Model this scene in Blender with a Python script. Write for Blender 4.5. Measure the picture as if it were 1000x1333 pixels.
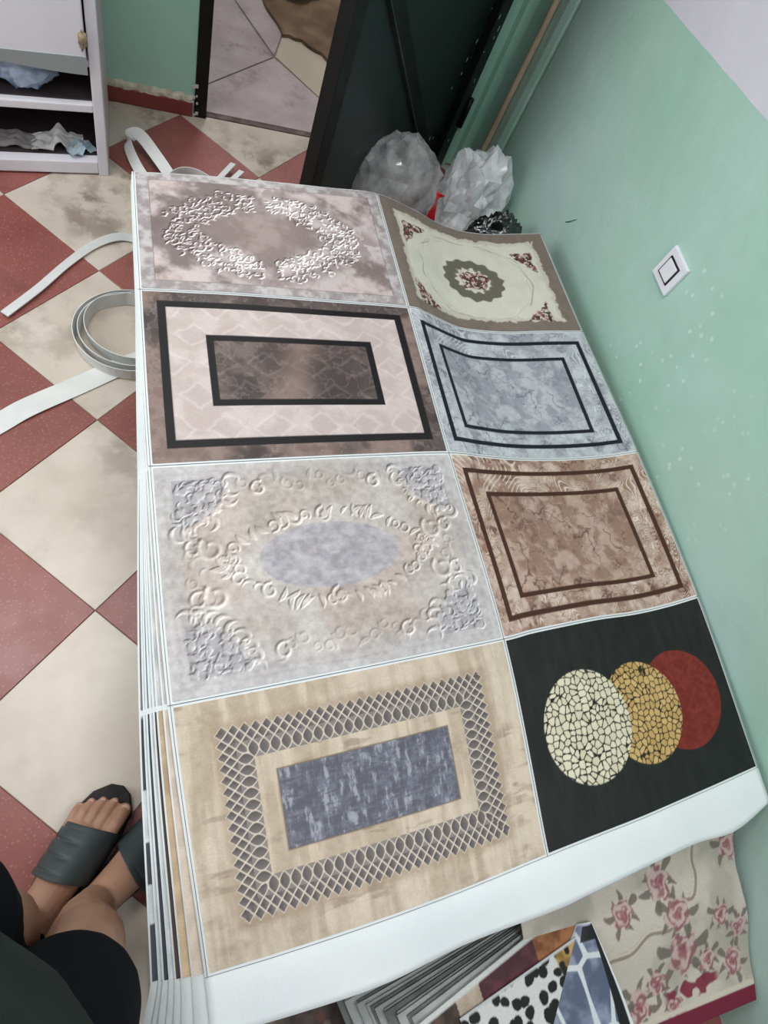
import bpy, bmesh, math, random
import numpy as np
from mathutils import Vector, Matrix, noise as mnoise

for o in list(bpy.data.objects): bpy.data.objects.remove(o)
scene = bpy.context.scene
C = scene.collection

# ------------------------------------------------------------------ camera, world, lights, exposure
CAM_H = 1.37
cam_d = bpy.data.cameras.new('camera'); cam = bpy.data.objects.new('camera', cam_d); C.objects.link(cam)
cam_d.sensor_fit = 'VERTICAL'; cam_d.sensor_height = 36.0; cam_d.lens = 798.71 / 1333 * 36.0
cam_d.clip_start = 0.01
cam.matrix_world = Matrix(((0.93395, 0.02341, -0.35664, 0.0),
                           (-0.16789, 0.90964, -0.37995, 0.0),
                           (0.31551, 0.41473, 0.85349, CAM_H),
                           (0, 0, 0, 1)))
scene.camera = cam
scene.view_settings.view_transform = 'Standard'; scene.view_settings.look = 'None'
scene.view_settings.gamma = 1.0; scene.view_settings.use_curve_mapping = False
scene.view_settings.exposure = 0.1
world = bpy.data.worlds.new('world'); scene.world = world; world.use_nodes = True
world.node_tree.nodes['Background'].inputs[0].default_value = (0.80, 0.88, 1.0, 1)
world.node_tree.nodes['Background'].inputs[1].default_value = 0.3

def area_light(name, loc, size, sy, power, col, rot=(0, 0, 0)):
    d = bpy.data.lights.new(name, 'AREA'); d.shape = 'RECTANGLE'; d.size = size; d.size_y = sy; d.energy = power; d.color = col
    o = bpy.data.objects.new(name, d); C.objects.link(o); o.location = loc; o.rotation_euler = rot
    return o
area_light('ceiling_lamp', (-0.55, 1.00, 2.66), 0.9, 0.5, 24, (1.0, 0.985, 0.97))
area_light('overhead_fill_light', (0.55, -0.35, 2.66), 0.8, 0.8, 19, (0.96, 0.985, 1.0))  # added overhead fill, placed so the person's shadow falls to the left
area_light('left_fill_light', (-1.70, 0.85, 1.45), 1.3, 1.0, 22, (0.95, 0.985, 1.0), (0, -math.pi / 2, 0))  # added side fill that brightens the right wall; no window is built
area_light('next_room_fill_light', (0.6, 3.3, 2.4), 0.4, 0.4, 20, (1.0, 0.94, 0.91))  # added fill for the room beyond the doorway, its source unseen

# ------------------------------------------------------------------ colour and material helpers
def lin(c):
    c = np.asarray(c, float) / 255.0
    return np.where(c <= 0.04045, c / 12.92, ((c + 0.055) / 1.055) ** 2.4)
def L4(c): return tuple(lin(c)) + (1.0,)
MATS = {}
def mat(name, col, col2=None, scale=6.0, rough=0.6, spec=0.4, metal=0.0, bump=0.0, bscale=60.0, detail=6, contrast=(0.35, 0.65), coat=0.0):
    if name in MATS: return MATS[name]
    m = bpy.data.materials.new(name); m.use_nodes = True; nt = m.node_tree; b = nt.nodes['Principled BSDF']
    b.inputs['Base Color'].default_value = L4(col); b.inputs['Roughness'].default_value = rough
    b.inputs['Specular IOR Level'].default_value = spec; b.inputs['Metallic'].default_value = metal
    if coat: b.inputs['Coat Weight'].default_value = coat; b.inputs['Coat Roughness'].default_value = 0.15
    tc = nt.nodes.new('ShaderNodeTexCoord')
    geo = nt.nodes.new('ShaderNodeNewGeometry')
    if col2 is not None:
        n = nt.nodes.new('ShaderNodeTexNoise'); n.inputs['Scale'].default_value = scale; n.inputs['Detail'].default_value = detail
        nt.links.new(geo.outputs['Position'], n.inputs['Vector'])
        r = nt.nodes.new('ShaderNodeValToRGB'); r.color_ramp.elements[0].position = contrast[0]; r.color_ramp.elements[1].position = contrast[1]
        r.color_ramp.elements[0].color = L4(col); r.color_ramp.elements[1].color = L4(col2)
        nt.links.new(n.outputs['Fac'], r.inputs['Fac']); nt.links.new(r.outputs['Color'], b.inputs['Base Color'])
    if bump:
        n2 = nt.nodes.new('ShaderNodeTexNoise'); n2.inputs['Scale'].default_value = bscale; n2.inputs['Detail'].default_value = 4
        nt.links.new(geo.outputs['Position'], n2.inputs['Vector'])
        bp = nt.nodes.new('ShaderNodeBump'); bp.inputs['Strength'].default_value = bump; bp.inputs['Distance'].default_value = 0.01
        nt.links.new(n2.outputs['Fac'], bp.inputs['Height']); nt.links.new(bp.outputs['Normal'], b.inputs['Normal'])
    MATS[name] = m
    return m

def tile_mat(name, ca, cb, stain, stain_lo, speck=None, rough=0.22):
    """polished terrazzo tile: soft tone drift, dirt stains with a shape of their own, fine specks"""
    m = bpy.data.materials.new(name); m.use_nodes = True; nt = m.node_tree; N = nt.nodes; K = nt.links; b = N['Principled BSDF']
    geo = N.new('ShaderNodeNewGeometry'); oi = N.new('ShaderNodeObjectInfo')
    def noise(scale, det=5, rgh=0.6):
        n = N.new('ShaderNodeTexNoise'); n.inputs['Scale'].default_value = scale; n.inputs['Detail'].default_value = det
        n.inputs['Roughness'].default_value = rgh
        K.new(geo.outputs['Position'], n.inputs['Vector']); return n
    def ramp(src, p0, p1, c0=(0, 0, 0, 1), c1=(1, 1, 1, 1)):
        r = N.new('ShaderNodeValToRGB'); r.color_ramp.elements[0].position = p0; r.color_ramp.elements[1].position = p1
        r.color_ramp.elements[0].color = c0; r.color_ramp.elements[1].color = c1; K.new(src, r.inputs['Fac']); return r
    base = ramp(noise(5.0).outputs['Fac'], 0.3, 0.7, L4(ca), L4(cb))
    col = base.outputs['Color']
    if speck:
        v = N.new('ShaderNodeTexVoronoi'); v.inputs['Scale'].default_value = 130; K.new(geo.outputs['Position'], v.inputs['Vector'])
        sp = ramp(v.outputs['Distance'], 0.12, 0.3, (1, 1, 1, 1), (0, 0, 0, 1))
        ms = N.new('ShaderNodeMath'); ms.operation = 'MULTIPLY'; ms.inputs[1].default_value = 0.35; K.new(sp.outputs['Color'], ms.inputs[0])
        mx = N.new('ShaderNodeMix'); mx.data_type = 'RGBA'; mx.inputs[7].default_value = L4(speck)
        K.new(ms.outputs[0], mx.inputs[0]); K.new(col, mx.inputs[6]); col = mx.outputs[2]
    st = ramp(noise(9.0, 8, 0.68).outputs['Fac'], stain_lo, stain_lo + 0.13)
    st2 = ramp(noise(2.3, 3).outputs['Fac'], 0.42, 0.62)
    mm = N.new('ShaderNodeMath'); mm.operation = 'MULTIPLY'; K.new(st.outputs['Color'], mm.inputs[0]); K.new(st2.outputs['Color'], mm.inputs[1])
    # dirtier towards the doorway, where people come in
    sx = N.new('ShaderNodeSeparateXYZ'); K.new(geo.outputs['Position'], sx.inputs[0])
    mr = N.new('ShaderNodeMapRange'); mr.inputs[1].default_value = 0.3; mr.inputs[2].default_value = 1.3; mr.inputs[3].default_value = 0.12; mr.inputs[4].default_value = 0.85
    K.new(sx.outputs['Y'], mr.inputs[0])
    m3 = N.new('ShaderNodeMath'); m3.operation = 'MULTIPLY'; K.new(mm.outputs[0], m3.inputs[0]); K.new(mr.outputs[0], m3.inputs[1])
    mx = N.new('ShaderNodeMix'); mx.data_type = 'RGBA'; mx.inputs[7].default_value = L4(stain)
    K.new(m3.outputs[0], mx.inputs[0]); K.new(col, mx.inputs[6])
    hsv = N.new('ShaderNodeHueSaturation')
    mv = N.new('ShaderNodeMapRange'); mv.inputs[3].default_value = 0.92; mv.inputs[4].default_value = 1.06; K.new(oi.outputs['Random'], mv.inputs[0])
    K.new(mv.outputs[0], hsv.inputs['Value']); K.new(mx.outputs[2], hsv.inputs['Color'])
    K.new(hsv.outputs['Color'], b.inputs['Base Color'])
    rr = N.new('ShaderNodeMapRange'); rr.inputs[3].default_value = rough; rr.inputs[4].default_value = rough + 0.35
    K.new(noise(7).outputs['Fac'], rr.inputs[0]); K.new(rr.outputs[0], b.inputs['Roughness'])
    b.inputs['Specular IOR Level'].default_value = 0.5
    return m

# ------------------------------------------------------------------ object helpers
def link(name, me, material=None, parent=None, smooth=False):
    o = bpy.data.objects.new(name, me); C.objects.link(o)
    if material is not None: me.materials.append(material)
    if parent is not None: o.parent = parent
    if smooth: me.shade_smooth()
    return o
def tag(o, label=None, cat=None, group=None, kind=None):
    if label: o['label'] = label
    if cat: o['category'] = cat
    if group: o['group'] = group
    if kind: o['kind'] = kind
    return o
def empty(name, loc, label, cat, group=None):
    o = bpy.data.objects.new(name, None); C.objects.link(o); o.location = loc; o.empty_display_size = 0.05
    bpy.context.view_layer.update()
    return tag(o, label, cat, group)
def adopt(o, parent):
    """parent o while keeping its world-space coordinates (parents here carry a translation only)"""
    o.parent = parent; o.matrix_parent_inverse = Matrix.Translation(-Vector(parent.location)); return o
def from_bm(name, bm, material=None, parent=None, smooth=False):
    me = bpy.data.meshes.new(name); bmesh.ops.recalc_face_normals(bm, faces=bm.faces[:]); bm.to_mesh(me); bm.free()
    return link(name, me, material, parent, smooth)
def bm_box(bm, lo, hi, bevel=0.0):
    r = bmesh.ops.create_cube(bm, size=1.0)
    vs = r['verts']
    for v in vs:
        v.co = Vector([lo[i] + (v.co[i] + 0.5) * (hi[i] - lo[i]) for i in range(3)])
    if bevel:
        es = list({e for v in vs for e in v.link_edges})
        bmesh.ops.bevel(bm, geom=es, offset=bevel, segments=2, affect='EDGES', profile=0.6)
def box(name, lo, hi, material, parent=None, bevel=0.0):
    bm = bmesh.new(); bm_box(bm, lo, hi, bevel)
    return from_bm(name, bm, material, parent)
def prism(name, poly, z0, z1, material, parent=None, bevel=0.0):
    bm = bmesh.new()
    vs = [bm.verts.new((x, y, z0)) for x, y in poly]; f = bm.faces.new(vs)
    r = bmesh.ops.extrude_face_region(bm, geom=[f])
    top = [g for g in r['geom'] if isinstance(g, bmesh.types.BMVert)]
    for v in top: v.co.z = z1
    if bevel:
        es = [e for e in bm.edges if all(v in top for v in e.verts)]
        bmesh.ops.bevel(bm, geom=es, offset=bevel, segments=1, affect='EDGES')
    return from_bm(name, bm, material, parent)
def grid_mesh(name, Pts, colors=None, thick=0.0):
    """Pts (ny,nx,3) -> sheet mesh, optionally closed to a thin slab"""
    ny, nx = Pts.shape[:2]
    idx = np.arange(nx * ny).reshape(ny, nx)
    q = np.stack([idx[:-1, :-1], idx[:-1, 1:], idx[1:, 1:], idx[1:, :-1]], -1).reshape(-1, 4)
    # orient upwards
    a = Pts[0, 1] - Pts[0, 0]; b = Pts[1, 0] - Pts[0, 0]
    if np.cross(a, b)[2] < 0: q = q[:, ::-1]
    V = Pts.reshape(-1, 3)
    if thick:
        n = nx * ny
        V = np.concatenate([V, V - np.array([0, 0, thick])])
        ring = np.concatenate([idx[0, :-1], idx[:-1, -1], idx[-1, :0:-1], idx[:0:-1, 0]])
        nr = np.roll(ring, -1)
        side = np.stack([ring, nr, nr + n, ring + n], -1)
        if np.cross(a, b)[2] >= 0: side = side[:, ::-1] if False else side
        q = np.concatenate([q, q[:, ::-1] + n, side])
    me = bpy.data.meshes.new(name)
    me.vertices.add(len(V)); me.vertices.foreach_set('co', np.ascontiguousarray(V, np.float32).ravel())
    me.loops.add(len(q) * 4); me.loops.foreach_set('vertex_index', np.ascontiguousarray(q, np.int32).ravel())
    me.polygons.add(len(q)); me.polygons.foreach_set('loop_start', np.arange(0, len(q) * 4, 4, dtype=np.int32))
    me.update(calc_edges=True)
    if colors is not None:
        ca = me.color_attributes.new('Col', 'FLOAT_COLOR', 'POINT')
        c = np.ones((len(V), 4), np.float32); c[:, :3] = lin(np.clip(colors.reshape(-1, 3), 0, 255))
        ca.data.foreach_set('color', c.ravel())
    me.shade_smooth()
    return me
def tube_bm(bm, pts, r, seg=8, closed=False):
    pts = [Vector(p) for p in pts]; rings = []
    for i, p in enumerate(pts):
        t = (pts[min(i + 1, len(pts) - 1)] - pts[max(i - 1, 0)]).normalized()
        a = t.cross(Vector((0.13, 0.31, 0.94))).normalized(); b = t.cross(a)
        rr = r[i] if hasattr(r, '__len__') else r
        rings.append([bm.verts.new(p + (a * math.cos(k * 2 * math.pi / seg) + b * math.sin(k * 2 * math.pi / seg)) * rr) for k in range(seg)])
    for i in range(len(rings) - 1):
        for k in range(seg):
            bm.faces.new((rings[i][k], rings[i][(k + 1) % seg], rings[i + 1][(k + 1) % seg], rings[i + 1][k]))
    bm.faces.new(rings[0][::-1]); bm.faces.new(rings[-1])
def catmull(pts, n=8):
    pts = [np.array(p, float) for p in pts]; out = []
    for i in range(len(pts) - 1):
        p0 = pts[max(i - 1, 0)]; p1 = pts[i]; p2 = pts[i + 1]; p3 = pts[min(i + 2, len(pts) - 1)]
        for k in range(n):
            t = k / n
            out.append(0.5 * ((2 * p1) + (-p0 + p2) * t + (2 * p0 - 5 * p1 + 4 * p2 - p3) * t * t + (-p0 + 3 * p1 - 3 * p2 + p3) * t ** 3))
    out.append(pts[-1]); return np.array(out)
def ribbon(name, pts, width, ups, material, thick=0.0014, n=8):
    """a band following pts; ups = width direction at each control point"""
    P_ = catmull(pts, n); U = catmull(ups, n); bm = bmesh.new(); rows = []
    for i in range(len(P_)):
        t = P_[min(i + 1, len(P_) - 1)] - P_[max(i - 1, 0)]; t /= np.linalg.norm(t) + 1e-9
        u = U[i] - t * (U[i] @ t); u /= np.linalg.norm(u) + 1e-9; nn = np.cross(t, u)
        rows.append([bm.verts.new(P_[i] + u * a * width / 2 + nn * b * thick / 2) for a, b in ((-1, -1), (1, -1), (1, 1), (-1, 1))])
    for i in range(len(rows) - 1):
        for k in range(4): bm.faces.new((rows[i][k], rows[i][(k + 1) % 4], rows[i + 1][(k + 1) % 4], rows[i + 1][k]))
    bm.faces.new(rows[0][::-1]); bm.faces.new(rows[-1])
    return from_bm(name, bm, material)
def clip_poly(poly, axis, lim, keep_less):
    out = []
    for i in range(len(poly)):
        a, b = poly[i], poly[(i + 1) % len(poly)]
        ia = (a[axis] <= lim) == keep_less; ib = (b[axis] <= lim) == keep_less
        if ia: out.append(a)
        if ia != ib:
            t = (lim - a[axis]) / (b[axis] - a[axis]); out.append((a[0] + (b[0] - a[0]) * t, a[1] + (b[1] - a[1]) * t))
    return out

# ------------------------------------------------------------------ the room shell
XW, YB = 1.14, 2.05            # right wall, back wall
XL, YF, ZC = -1.75, -1.70, 2.70
def wall_mat():
    """green dado with white paint above an uneven line, speckled and scuffed"""
    m = bpy.data.materials.new('green_and_white_wall_paint'); m.use_nodes = True; nt = m.node_tree; N = nt.nodes; K = nt.links; b = N['Principled BSDF']
    geo = N.new('ShaderNodeNewGeometry'); s = N.new('ShaderNodeSeparateXYZ'); K.new(geo.outputs['Position'], s.inputs[0])
    def math_(op, a, b_=None):
        n = N.new('ShaderNodeMath'); n.operation = op
        for i, v in enumerate((a, b_)):
            if v is None: continue
            if isinstance(v, (int, float)): n.inputs[i].default_value = v
            else: K.new(v, n.inputs[i])
        return n.outputs[0]
    def noise(scale, det=5):
        n = N.new('ShaderNodeTexNoise'); n.inputs['Scale'].default_value = scale; n.inputs['Detail'].default_value = det
        K.new(geo.outputs['Position'], n.inputs['Vector']); return n.outputs['Fac']
    def ramp(src, p0, p1, c0=(0, 0, 0, 1), c1=(1, 1, 1, 1)):
        r = N.new('ShaderNodeValToRGB'); r.color_ramp.elements[0].position = p0; r.color_ramp.elements[1].position = p1
        r.color_ramp.elements[0].color = c0; r.color_ramp.elements[1].color = c1; K.new(src, r.inputs['Fac']); return r.outputs['Color']
    green = ramp(noise(2.2), 0.35, 0.68, L4(WALL_A), L4(WALL_B))
    # white drips of paint
    v = N.new('ShaderNodeTexVoronoi'); v.inputs['Scale'].default_value = 34; K.new(geo.outputs['Position'], v.inputs['Vector'])
    sp = ramp(v.outputs['Distance'], 0.13, 0.21, (1, 1, 1, 1), (0, 0, 0, 1))
    reg = ramp(noise(5.5, 3), 0.40, 0.54)
    dy = math_('ABSOLUTE', math_('SUBTRACT', s.outputs['Y'], 0.62)); dz = math_('ABSOLUTE', math_('SUBTRACT', s.outputs['Z'], 0.50))
    box_ = math_('MULTIPLY', math_('LESS_THAN', dy, 0.30), math_('LESS_THAN', dz, 0.18))
    spk = math_('MULTIPLY', math_('MULTIPLY', sp, reg), math_('MULTIPLY', box_, 0.75))
    mx = N.new('ShaderNodeMix'); mx.data_type = 'RGBA'; mx.inputs[7].default_value = L4((205, 225, 215)); K.new(spk, mx.inputs[0]); K.new(green, mx.inputs[6])
    # paint line
    edge = math_('ADD', 1.004, math_('MULTIPLY', s.outputs['Y'], -0.1))
    edge = math_('ADD', edge, math_('MULTIPLY', math_('SUBTRACT', noise(14), 0.5), 0.005))
    up = math_('GREATER_THAN', s.outputs['Z'], edge)
    m2 = N.new('ShaderNodeMix'); m2.data_type = 'RGBA'; m2.inputs[7].default_value = L4((214, 212, 222)); K.new(up, m2.inputs[0]); K.new(mx.outputs[2], m2.inputs[6])
    K.new(m2.outputs[2], b.inputs['Base Color']); b.inputs['Roughness'].default_value = 0.42; b.inputs['Specular IOR Level'].default_value = 0.35
    bp = N.new('ShaderNodeBump'); bp.inputs['Strength'].default_value = 0.25; bp.inputs['Distance'].default_value = 0.02
    K.new(noise(9, 3), bp.inputs['Height']); K.new(bp.outputs['Normal'], b.inputs['Normal'])
    return m
WALL_A, WALL_B = (164, 202, 184), (180, 209, 202)
m_wall = wall_mat()
m_green = mat('green_wall_paint', (150, 200, 178), (166, 210, 192), scale=3, rough=0.45, bump=0.1, bscale=12)
m_white_wall = mat('white_wall_paint', (216, 216, 220), (224, 224, 226), scale=3, rough=0.7)
m_mortar = mat('cream_mortar', (176, 166, 146), (206, 198, 180), scale=40, rough=0.9, bump=0.6, bscale=80)

# right wall with the conduit boxing near the corner; groove added for a shadow line
bm = bmesh.new()
prof = [(XW, YF), (XW, 1.818), (XW + 0.016, 1.820), (XW + 0.016, 1.834), (XW - 0.004, 1.836), (XW - 0.012, 1.86), (XW - 0.012, 1.93), (XW + 0.0, 1.99), (XW, YB + 0.02), (XW + 0.14, YB + 0.02), (XW + 0.14, YF)]
vs = [bm.verts.new((x, y, 0)) for x, y in prof]; f = bm.faces.new(vs)
r = bmesh.ops.extrude_face_region(bm, geom=[f])
for g in r['geom']:
    if isinstance(g, bmesh.types.BMVert): g.co.z = ZC
tag(from_bm('wall_right', bm, m_wall), 'green wall with white paint above, beside the printed sheets', kind='structure')
# back wall: left of the door, right of the door, above the door
DX0, DX1, DH = 0.165, 1.045, 2.02
bm = bmesh.new()
bm_box(bm, (XL - 0.12, YB, 0), (DX0, YB + 0.14, ZC))
bm_box(bm, (DX0, YB, DH + 0.04), (DX1, YB + 0.14, ZC))
tag(from_bm('wall_back', bm, m_green), 'green back wall left of the open doorway', kind='structure')
bm = bmesh.new()   # plaster reveal beside the hinge jamb: uneven strips running up to the corner
prof = [(DX1 - 0.004, YB + 0.12), (DX1 - 0.004, YB - 0.004), (DX1 + 0.012, YB - 0.018), (DX1 + 0.028, YB - 0.012), (DX1 + 0.036, YB + 0.012), (DX1 + 0.058, YB + 0.010),
        (DX1 + 0.064, YB - 0.012), (XW + 0.01, YB - 0.016), (XW + 0.02, YB + 0.12)]
prev = None; rnd = random.Random(4); rows = []
for k in range(31):
    z = k * ZC / 30
    rows.append([bm.verts.new((x + (rnd.uniform(-.004, .004) if i in (1, 2) else 0), y, z)) for i, (x, y) in enumerate(prof)])
for a, b_ in zip(rows, rows[1:]):
    for i in range(len(prof)):
        j = (i + 1) % len(prof); bm.faces.new((a[i], a[j], b_[j], b_[i]))
bm.faces.new(rows[0]); bm.faces.new(rows[-1])
tag(from_bm('trim_1', bm, m_green), 'green plaster reveal between the dark door and the corner', kind='structure')
tag(box('wall_left', (XL - 0.12, YF, 0), (XL, YB, ZC), m_white_wall), 'white wall on the left of the room', kind='structure')
tag(box('wall_front', (XL - 0.12, YF - 0.12, 0), (XW + 0.14, YF, ZC), m_white_wall), 'white wall behind the viewer', kind='structure')
tag(box('ceiling', (XL - 0.12, YF - 0.12, ZC), (XW + 0.14, 4.4, ZC + 0.1), m_white_wall), 'white ceiling of the room', kind='structure')

# floor of terrazzo tiles laid on the diagonal
m_bed = mat('tile_grout', (104, 92, 84), (128, 116, 104), scale=30, rough=0.95)
floor = box('floor', (XL, YF, -0.06), (XW, YB, -0.0025), m_bed)
tag(floor, 'diagonal checkered floor of cream and red terrazzo tiles', kind='structure')
m_cream = tile_mat('cream_terrazzo', (186, 174, 159), (206, 195, 183), (104, 90, 72), 0.455, rough=0.16)
m_red = tile_mat('red_terrazzo', (130, 72, 66), (148, 88, 80), (96, 54, 48), 0.53, speck=(190, 146, 138), rough=0.20)
TS = 0.3304; cc = TS / math.sqrt(2); OX, OY = -0.1113, 1.3359
def gxy(a, b): return (OX + (a - b) * cc, OY - (a + b) * cc)
gap = 0.0010
def tile_poly(a, b):
    g = gap / TS / 2
    return [gxy(a + g, b + g), gxy(a + g, b + 1 - g), gxy(a + 1 - g, b + 1 - g), gxy(a + 1 - g, b + g)]
tile_mesh = {}
for a in range(-8, 14):
    for b in range(-12, 12):
        poly = tile_poly(a, b)
        cx, cy = gxy(a + .5, b + .5)
        full = all(XL < x < XW and YF < y < YB for x, y in poly)
        if not full:
            for ax, lim, less in ((0, XW, True), (0, XL, False), (1, YB, True), (1, YF, False)):
                if len(poly) >= 3: poly = clip_poly(poly, ax, lim, less)
            if len(poly) < 3: continue
            area = 0.5 * abs(sum(poly[i][0] * poly[(i + 1) % len(poly)][1] - poly[(i + 1) % len(poly)][0] * poly[i][1] for i in range(len(poly))))
            if area < 0.0015: continue
        even = (a + b) % 2 == 0
        if full:
            key = even
            if key not in tile_mesh:
                loc = [(x - cx, y - cy) for x, y in poly]
                o = prism('tile', loc, -0.012, 0.0, m_cream if even else m_red, floor, bevel=0.0012); tile_mesh[key] = o.data
            else:
                o = bpy.data.objects.new('tile', tile_mesh[key]); C.objects.link(o); o.parent = floor
            o.location = (cx, cy, 0)
        else:
            prism('tile', poly, -0.012, 0.0, m_cream if even else m_red, floor, bevel=0.0012)

# the room beyond the doorway
m_marble = tile_mat('grey_marble_tile', (150, 138, 138), (186, 174, 174), (120, 108, 108), 0.52, rough=0.35)
m_beige = mat('beige_tile', (176, 166, 146), (190, 180, 162), scale=6, rough=0.4)
floor2 = box('floor_next_room', (-0.6, YB, -0.06), (2.2, 4.3, -0.003), mat('pale_grout', (132, 120, 116), (146, 134, 130), scale=20, rough=.9)); tag(floor2, 'pale marble floor of the next room beyond the doorway', kind='structure')
import itertools
def tri_tile(poly, m): return prism('tile', poly, -0.012, 0.001, m, floor2, bevel=0.001)
Y0 = YB + 0.028
tri_tile([(-0.5, Y0), (0.62, Y0), (0.64, 2.25), (0.47, 2.46), (0.20, 2.20)], m_marble)
tri_tile([(-0.5, Y0 + 0.003), (0.195, 2.203), (0.465, 2.463), (0.17, 3.2), (-0.5, 3.2)], m_marble)
tri_tile([(0.625, Y0), (1.0, Y0), (1.3, 2.5), (0.9, 3.0), (0.52, 2.62), (0.475, 2.47), (0.645, 2.252)], m_beige)
tri_tile([(0.517, 2.625), (0.897, 3.005), (0.6, 3.8), (0.175, 3.21), (0.47, 2.475)], m_marble)
tri_tile([(1.305, 2.5), (2.1, 2.5), (2.1, 4.2), (0.61, 4.2), (0.605, 3.8), (0.9, 3.005)], m_beige)
tri_tile([(-0.5, 3.205), (0.17, 3.205), (0.595, 3.805), (0.6, 4.2), (-0.5, 4.2)], m_beige)
m_dark_line = mat('dark_threshold_grime', (70, 58, 56), (126, 112, 106), scale=18, rough=0.8)
tag(prism('trim_2', [(DX0 + 0.04, YB + 0.002), (DX1 - 0.03, YB + 0.002), (DX1 - 0.03, YB + 0.024), (DX0 + 0.04, YB + 0.024)], -0.012, 0.002, m_dark_line), 'dark worn threshold strip across the doorway', kind='structure')
tag(box('wall_next_room', (-0.72, YB + 0.14, 0), (-0.6, 4.3, ZC), m_white_wall), 'side wall of the next room', kind='structure')
tag(box('wall_next_room_far', (-0.72, 4.3, 0), (2.3, 4.4, ZC), m_white_wall), 'far wall of the next room', kind='structure')
tag(box('wall_next_room_side', (2.2, YB + 0.14, 0), (2.3, 4.3, ZC), m_white_wall), 'right side wall of the next room', kind='structure')
# brown blanket lying in the next room, dark shoe-like bundle on it
m_brown = mat('brown_blanket', (92, 74, 58), (128, 106, 84), scale=9, rough=0.95, bump=0.5, bscale=40)
nx, ny = 26, 22
U, V = np.meshgrid(np.linspace(0, 1, nx), np.linspace(0, 1, ny))
X = 0.515 - 0.21 * V + 0.60 * U; yn = np.interp(X + 0.21 * V, [.515, .59, .655, .68, 1.2], [2.60, 2.595, 2.55, 2.50, 2.30])
Y = yn + 0.78 * V + .008 * np.sin(26 * U) + .006 * np.sin(61 * U)
X = X + .006 * np.sin(23 * V); Z = 0.012 + 0.007 * (1 + np.sin(9 * V + 5 * U)) * np.minimum(1, 4 * V) * np.minimum(1, 5 * U)
bl = link('blanket', grid_mesh('blanket', np.stack([X, Y, Z], -1), thick=0.008), m_brown)
tag(bl, 'brown blanket lying on the floor beyond the doorway', 'blanket')
m_black_cloth = mat('dark_cloth', (30, 24, 22), (58, 42, 32), scale=14, rough=0.9)
def blob(name, center, radii, material, seed=0, sub=4, amp=0.2, freq=3.0, ridge=0.0, parent=None, floor_z=None, shape=None, flat=False):
    bm = bmesh.new(); bmesh.ops.create_icosphere(bm, subdivisions=sub, radius=1.0)
    off = Vector((seed * 3.7, seed * 1.3, seed * 2.1))
    for v in bm.verts:
        d = v.co.normalized(); n = mnoise.fractal(d * freq + off, 1.0, 2.0, 4)
        if ridge: n = n * (1 - ridge) + ridge * (0.6 - 1.6 * abs(mnoise.noise(d * freq * 1.6 + off)) - 0.7 * abs(mnoise.noise(d * freq * 3.7 + off)))
        s = 1 + amp * n
        p = Vector((d.x * radii[0] * s, d.y * radii[1] * s, d.z * radii[2] * s))
        if shape: p = shape(p)
        p += Vector(center)
        if floor_z is not None: p.z = max(p.z, floor_z)
        v.co = p
    o = from_bm(name, bm, material, None, smooth=not flat)
    if parent: adopt(o, parent)
    return o
tag(blob('cloth_bundle', (0.56, 2.90, 0.07), (0.13, 0.06, 0.045), m_black_cloth, 3, 3, 0.3, floor_z=0.028), 'small dark cloth bundle on the brown blanket', 'cloth')

# baseboard tiles with rough mortar on top, left of the door
m_skirt = tile_mat('dark_red_skirting', (118, 52, 44), (134, 62, 54), (84, 40, 34), 0.6, rough=0.4)
bb = box('baseboard_back', (XL, YB - 0.010, 0.0), (DX0 - 0.004, YB, 0.052), m_mortar); tag(bb, 'dark red tile skirting under the green back wall', kind='structure')
x = DX0 - 0.006
while x > XL + 0.02:
    x0 = max(x - 0.33, XL); box('skirting_tile', (x0 + 0.002, YB - 0.016, 0.001), (x, YB - 0.008, 0.046), m_skirt, bb, 0.0015); x -= 0.332
bm = bmesh.new(); rnd = random.Random(9); rows = []   # lumpy mortar bead
for k in range(90):
    xx = DX0 - 0.004 - k * 0.012; h = rnd.uniform(0.0, 0.010); d = rnd.uniform(0.008, 0.018)
    rows.append([bm.verts.new(p) for p in ((xx, YB + .002, 0.046), (xx, YB - d, 0.046), (xx, YB - d * .8, 0.054 + h * .5), (xx, YB + .002, 0.060 + h))])
for a, b_ in zip(rows, rows[1:]):
    for i in range(4): bm.faces.new((a[i], a[(i + 1) % 4], b_[(i + 1) % 4], b_[i]))
bm.faces.new(rows[0]); bm.faces.new(rows[-1])
from_bm('mortar_bead', bm, m_mortar, bb)

# ------------------------------------------------------------------ door frame and the dark metal door
m_black = mat('black_gloss_paint', (11, 12, 13), (17, 19, 19), scale=7, spec=.25, rough=0.42, bump=0.15, bscale=30)
m_dgreen = mat('dark_green_metal_paint', (20, 32, 30), (29, 43, 40), scale=4, rough=0.38, bump=0.08, bscale=20)
m_chip = mat('chipped_paint', (190, 190, 186), rough=0.8)
df = empty('trim_3', (DX0, YB, 0), 'black metal door frame around the open doorway', None); df['kind'] = 'structure'
adopt(box('jamb', (DX0, YB - 0.012, 0), (DX0 + 0.038, YB + 0.13, DH), m_black, None, 0.003), df)
adopt(box('jamb', (DX1 - 0.036, YB + 0.012, 0), (DX1, YB + 0.13, DH), m_black, None, 0.003), df)
adopt(box('lintel', (DX0, YB - 0.012, DH), (DX1, YB + 0.13, DH + 0.04), m_black, None, 0.003), df)
bm = bmesh.new(); rnd = random.Random(2)
for k in range(8): 
    z = rnd.uniform(0.005, 0.10); s = rnd.uniform(.004, .011); xx = DX0 + rnd.uniform(-.006, .012)
    s *= .45; bm_box(bm, (xx - s, YB - 0.0145, z - s), (xx + s, YB - 0.011, z + s * 1.3), 0.001)
adopt(from_bm('plaster_crumb', bm, m_chip), df)
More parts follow.
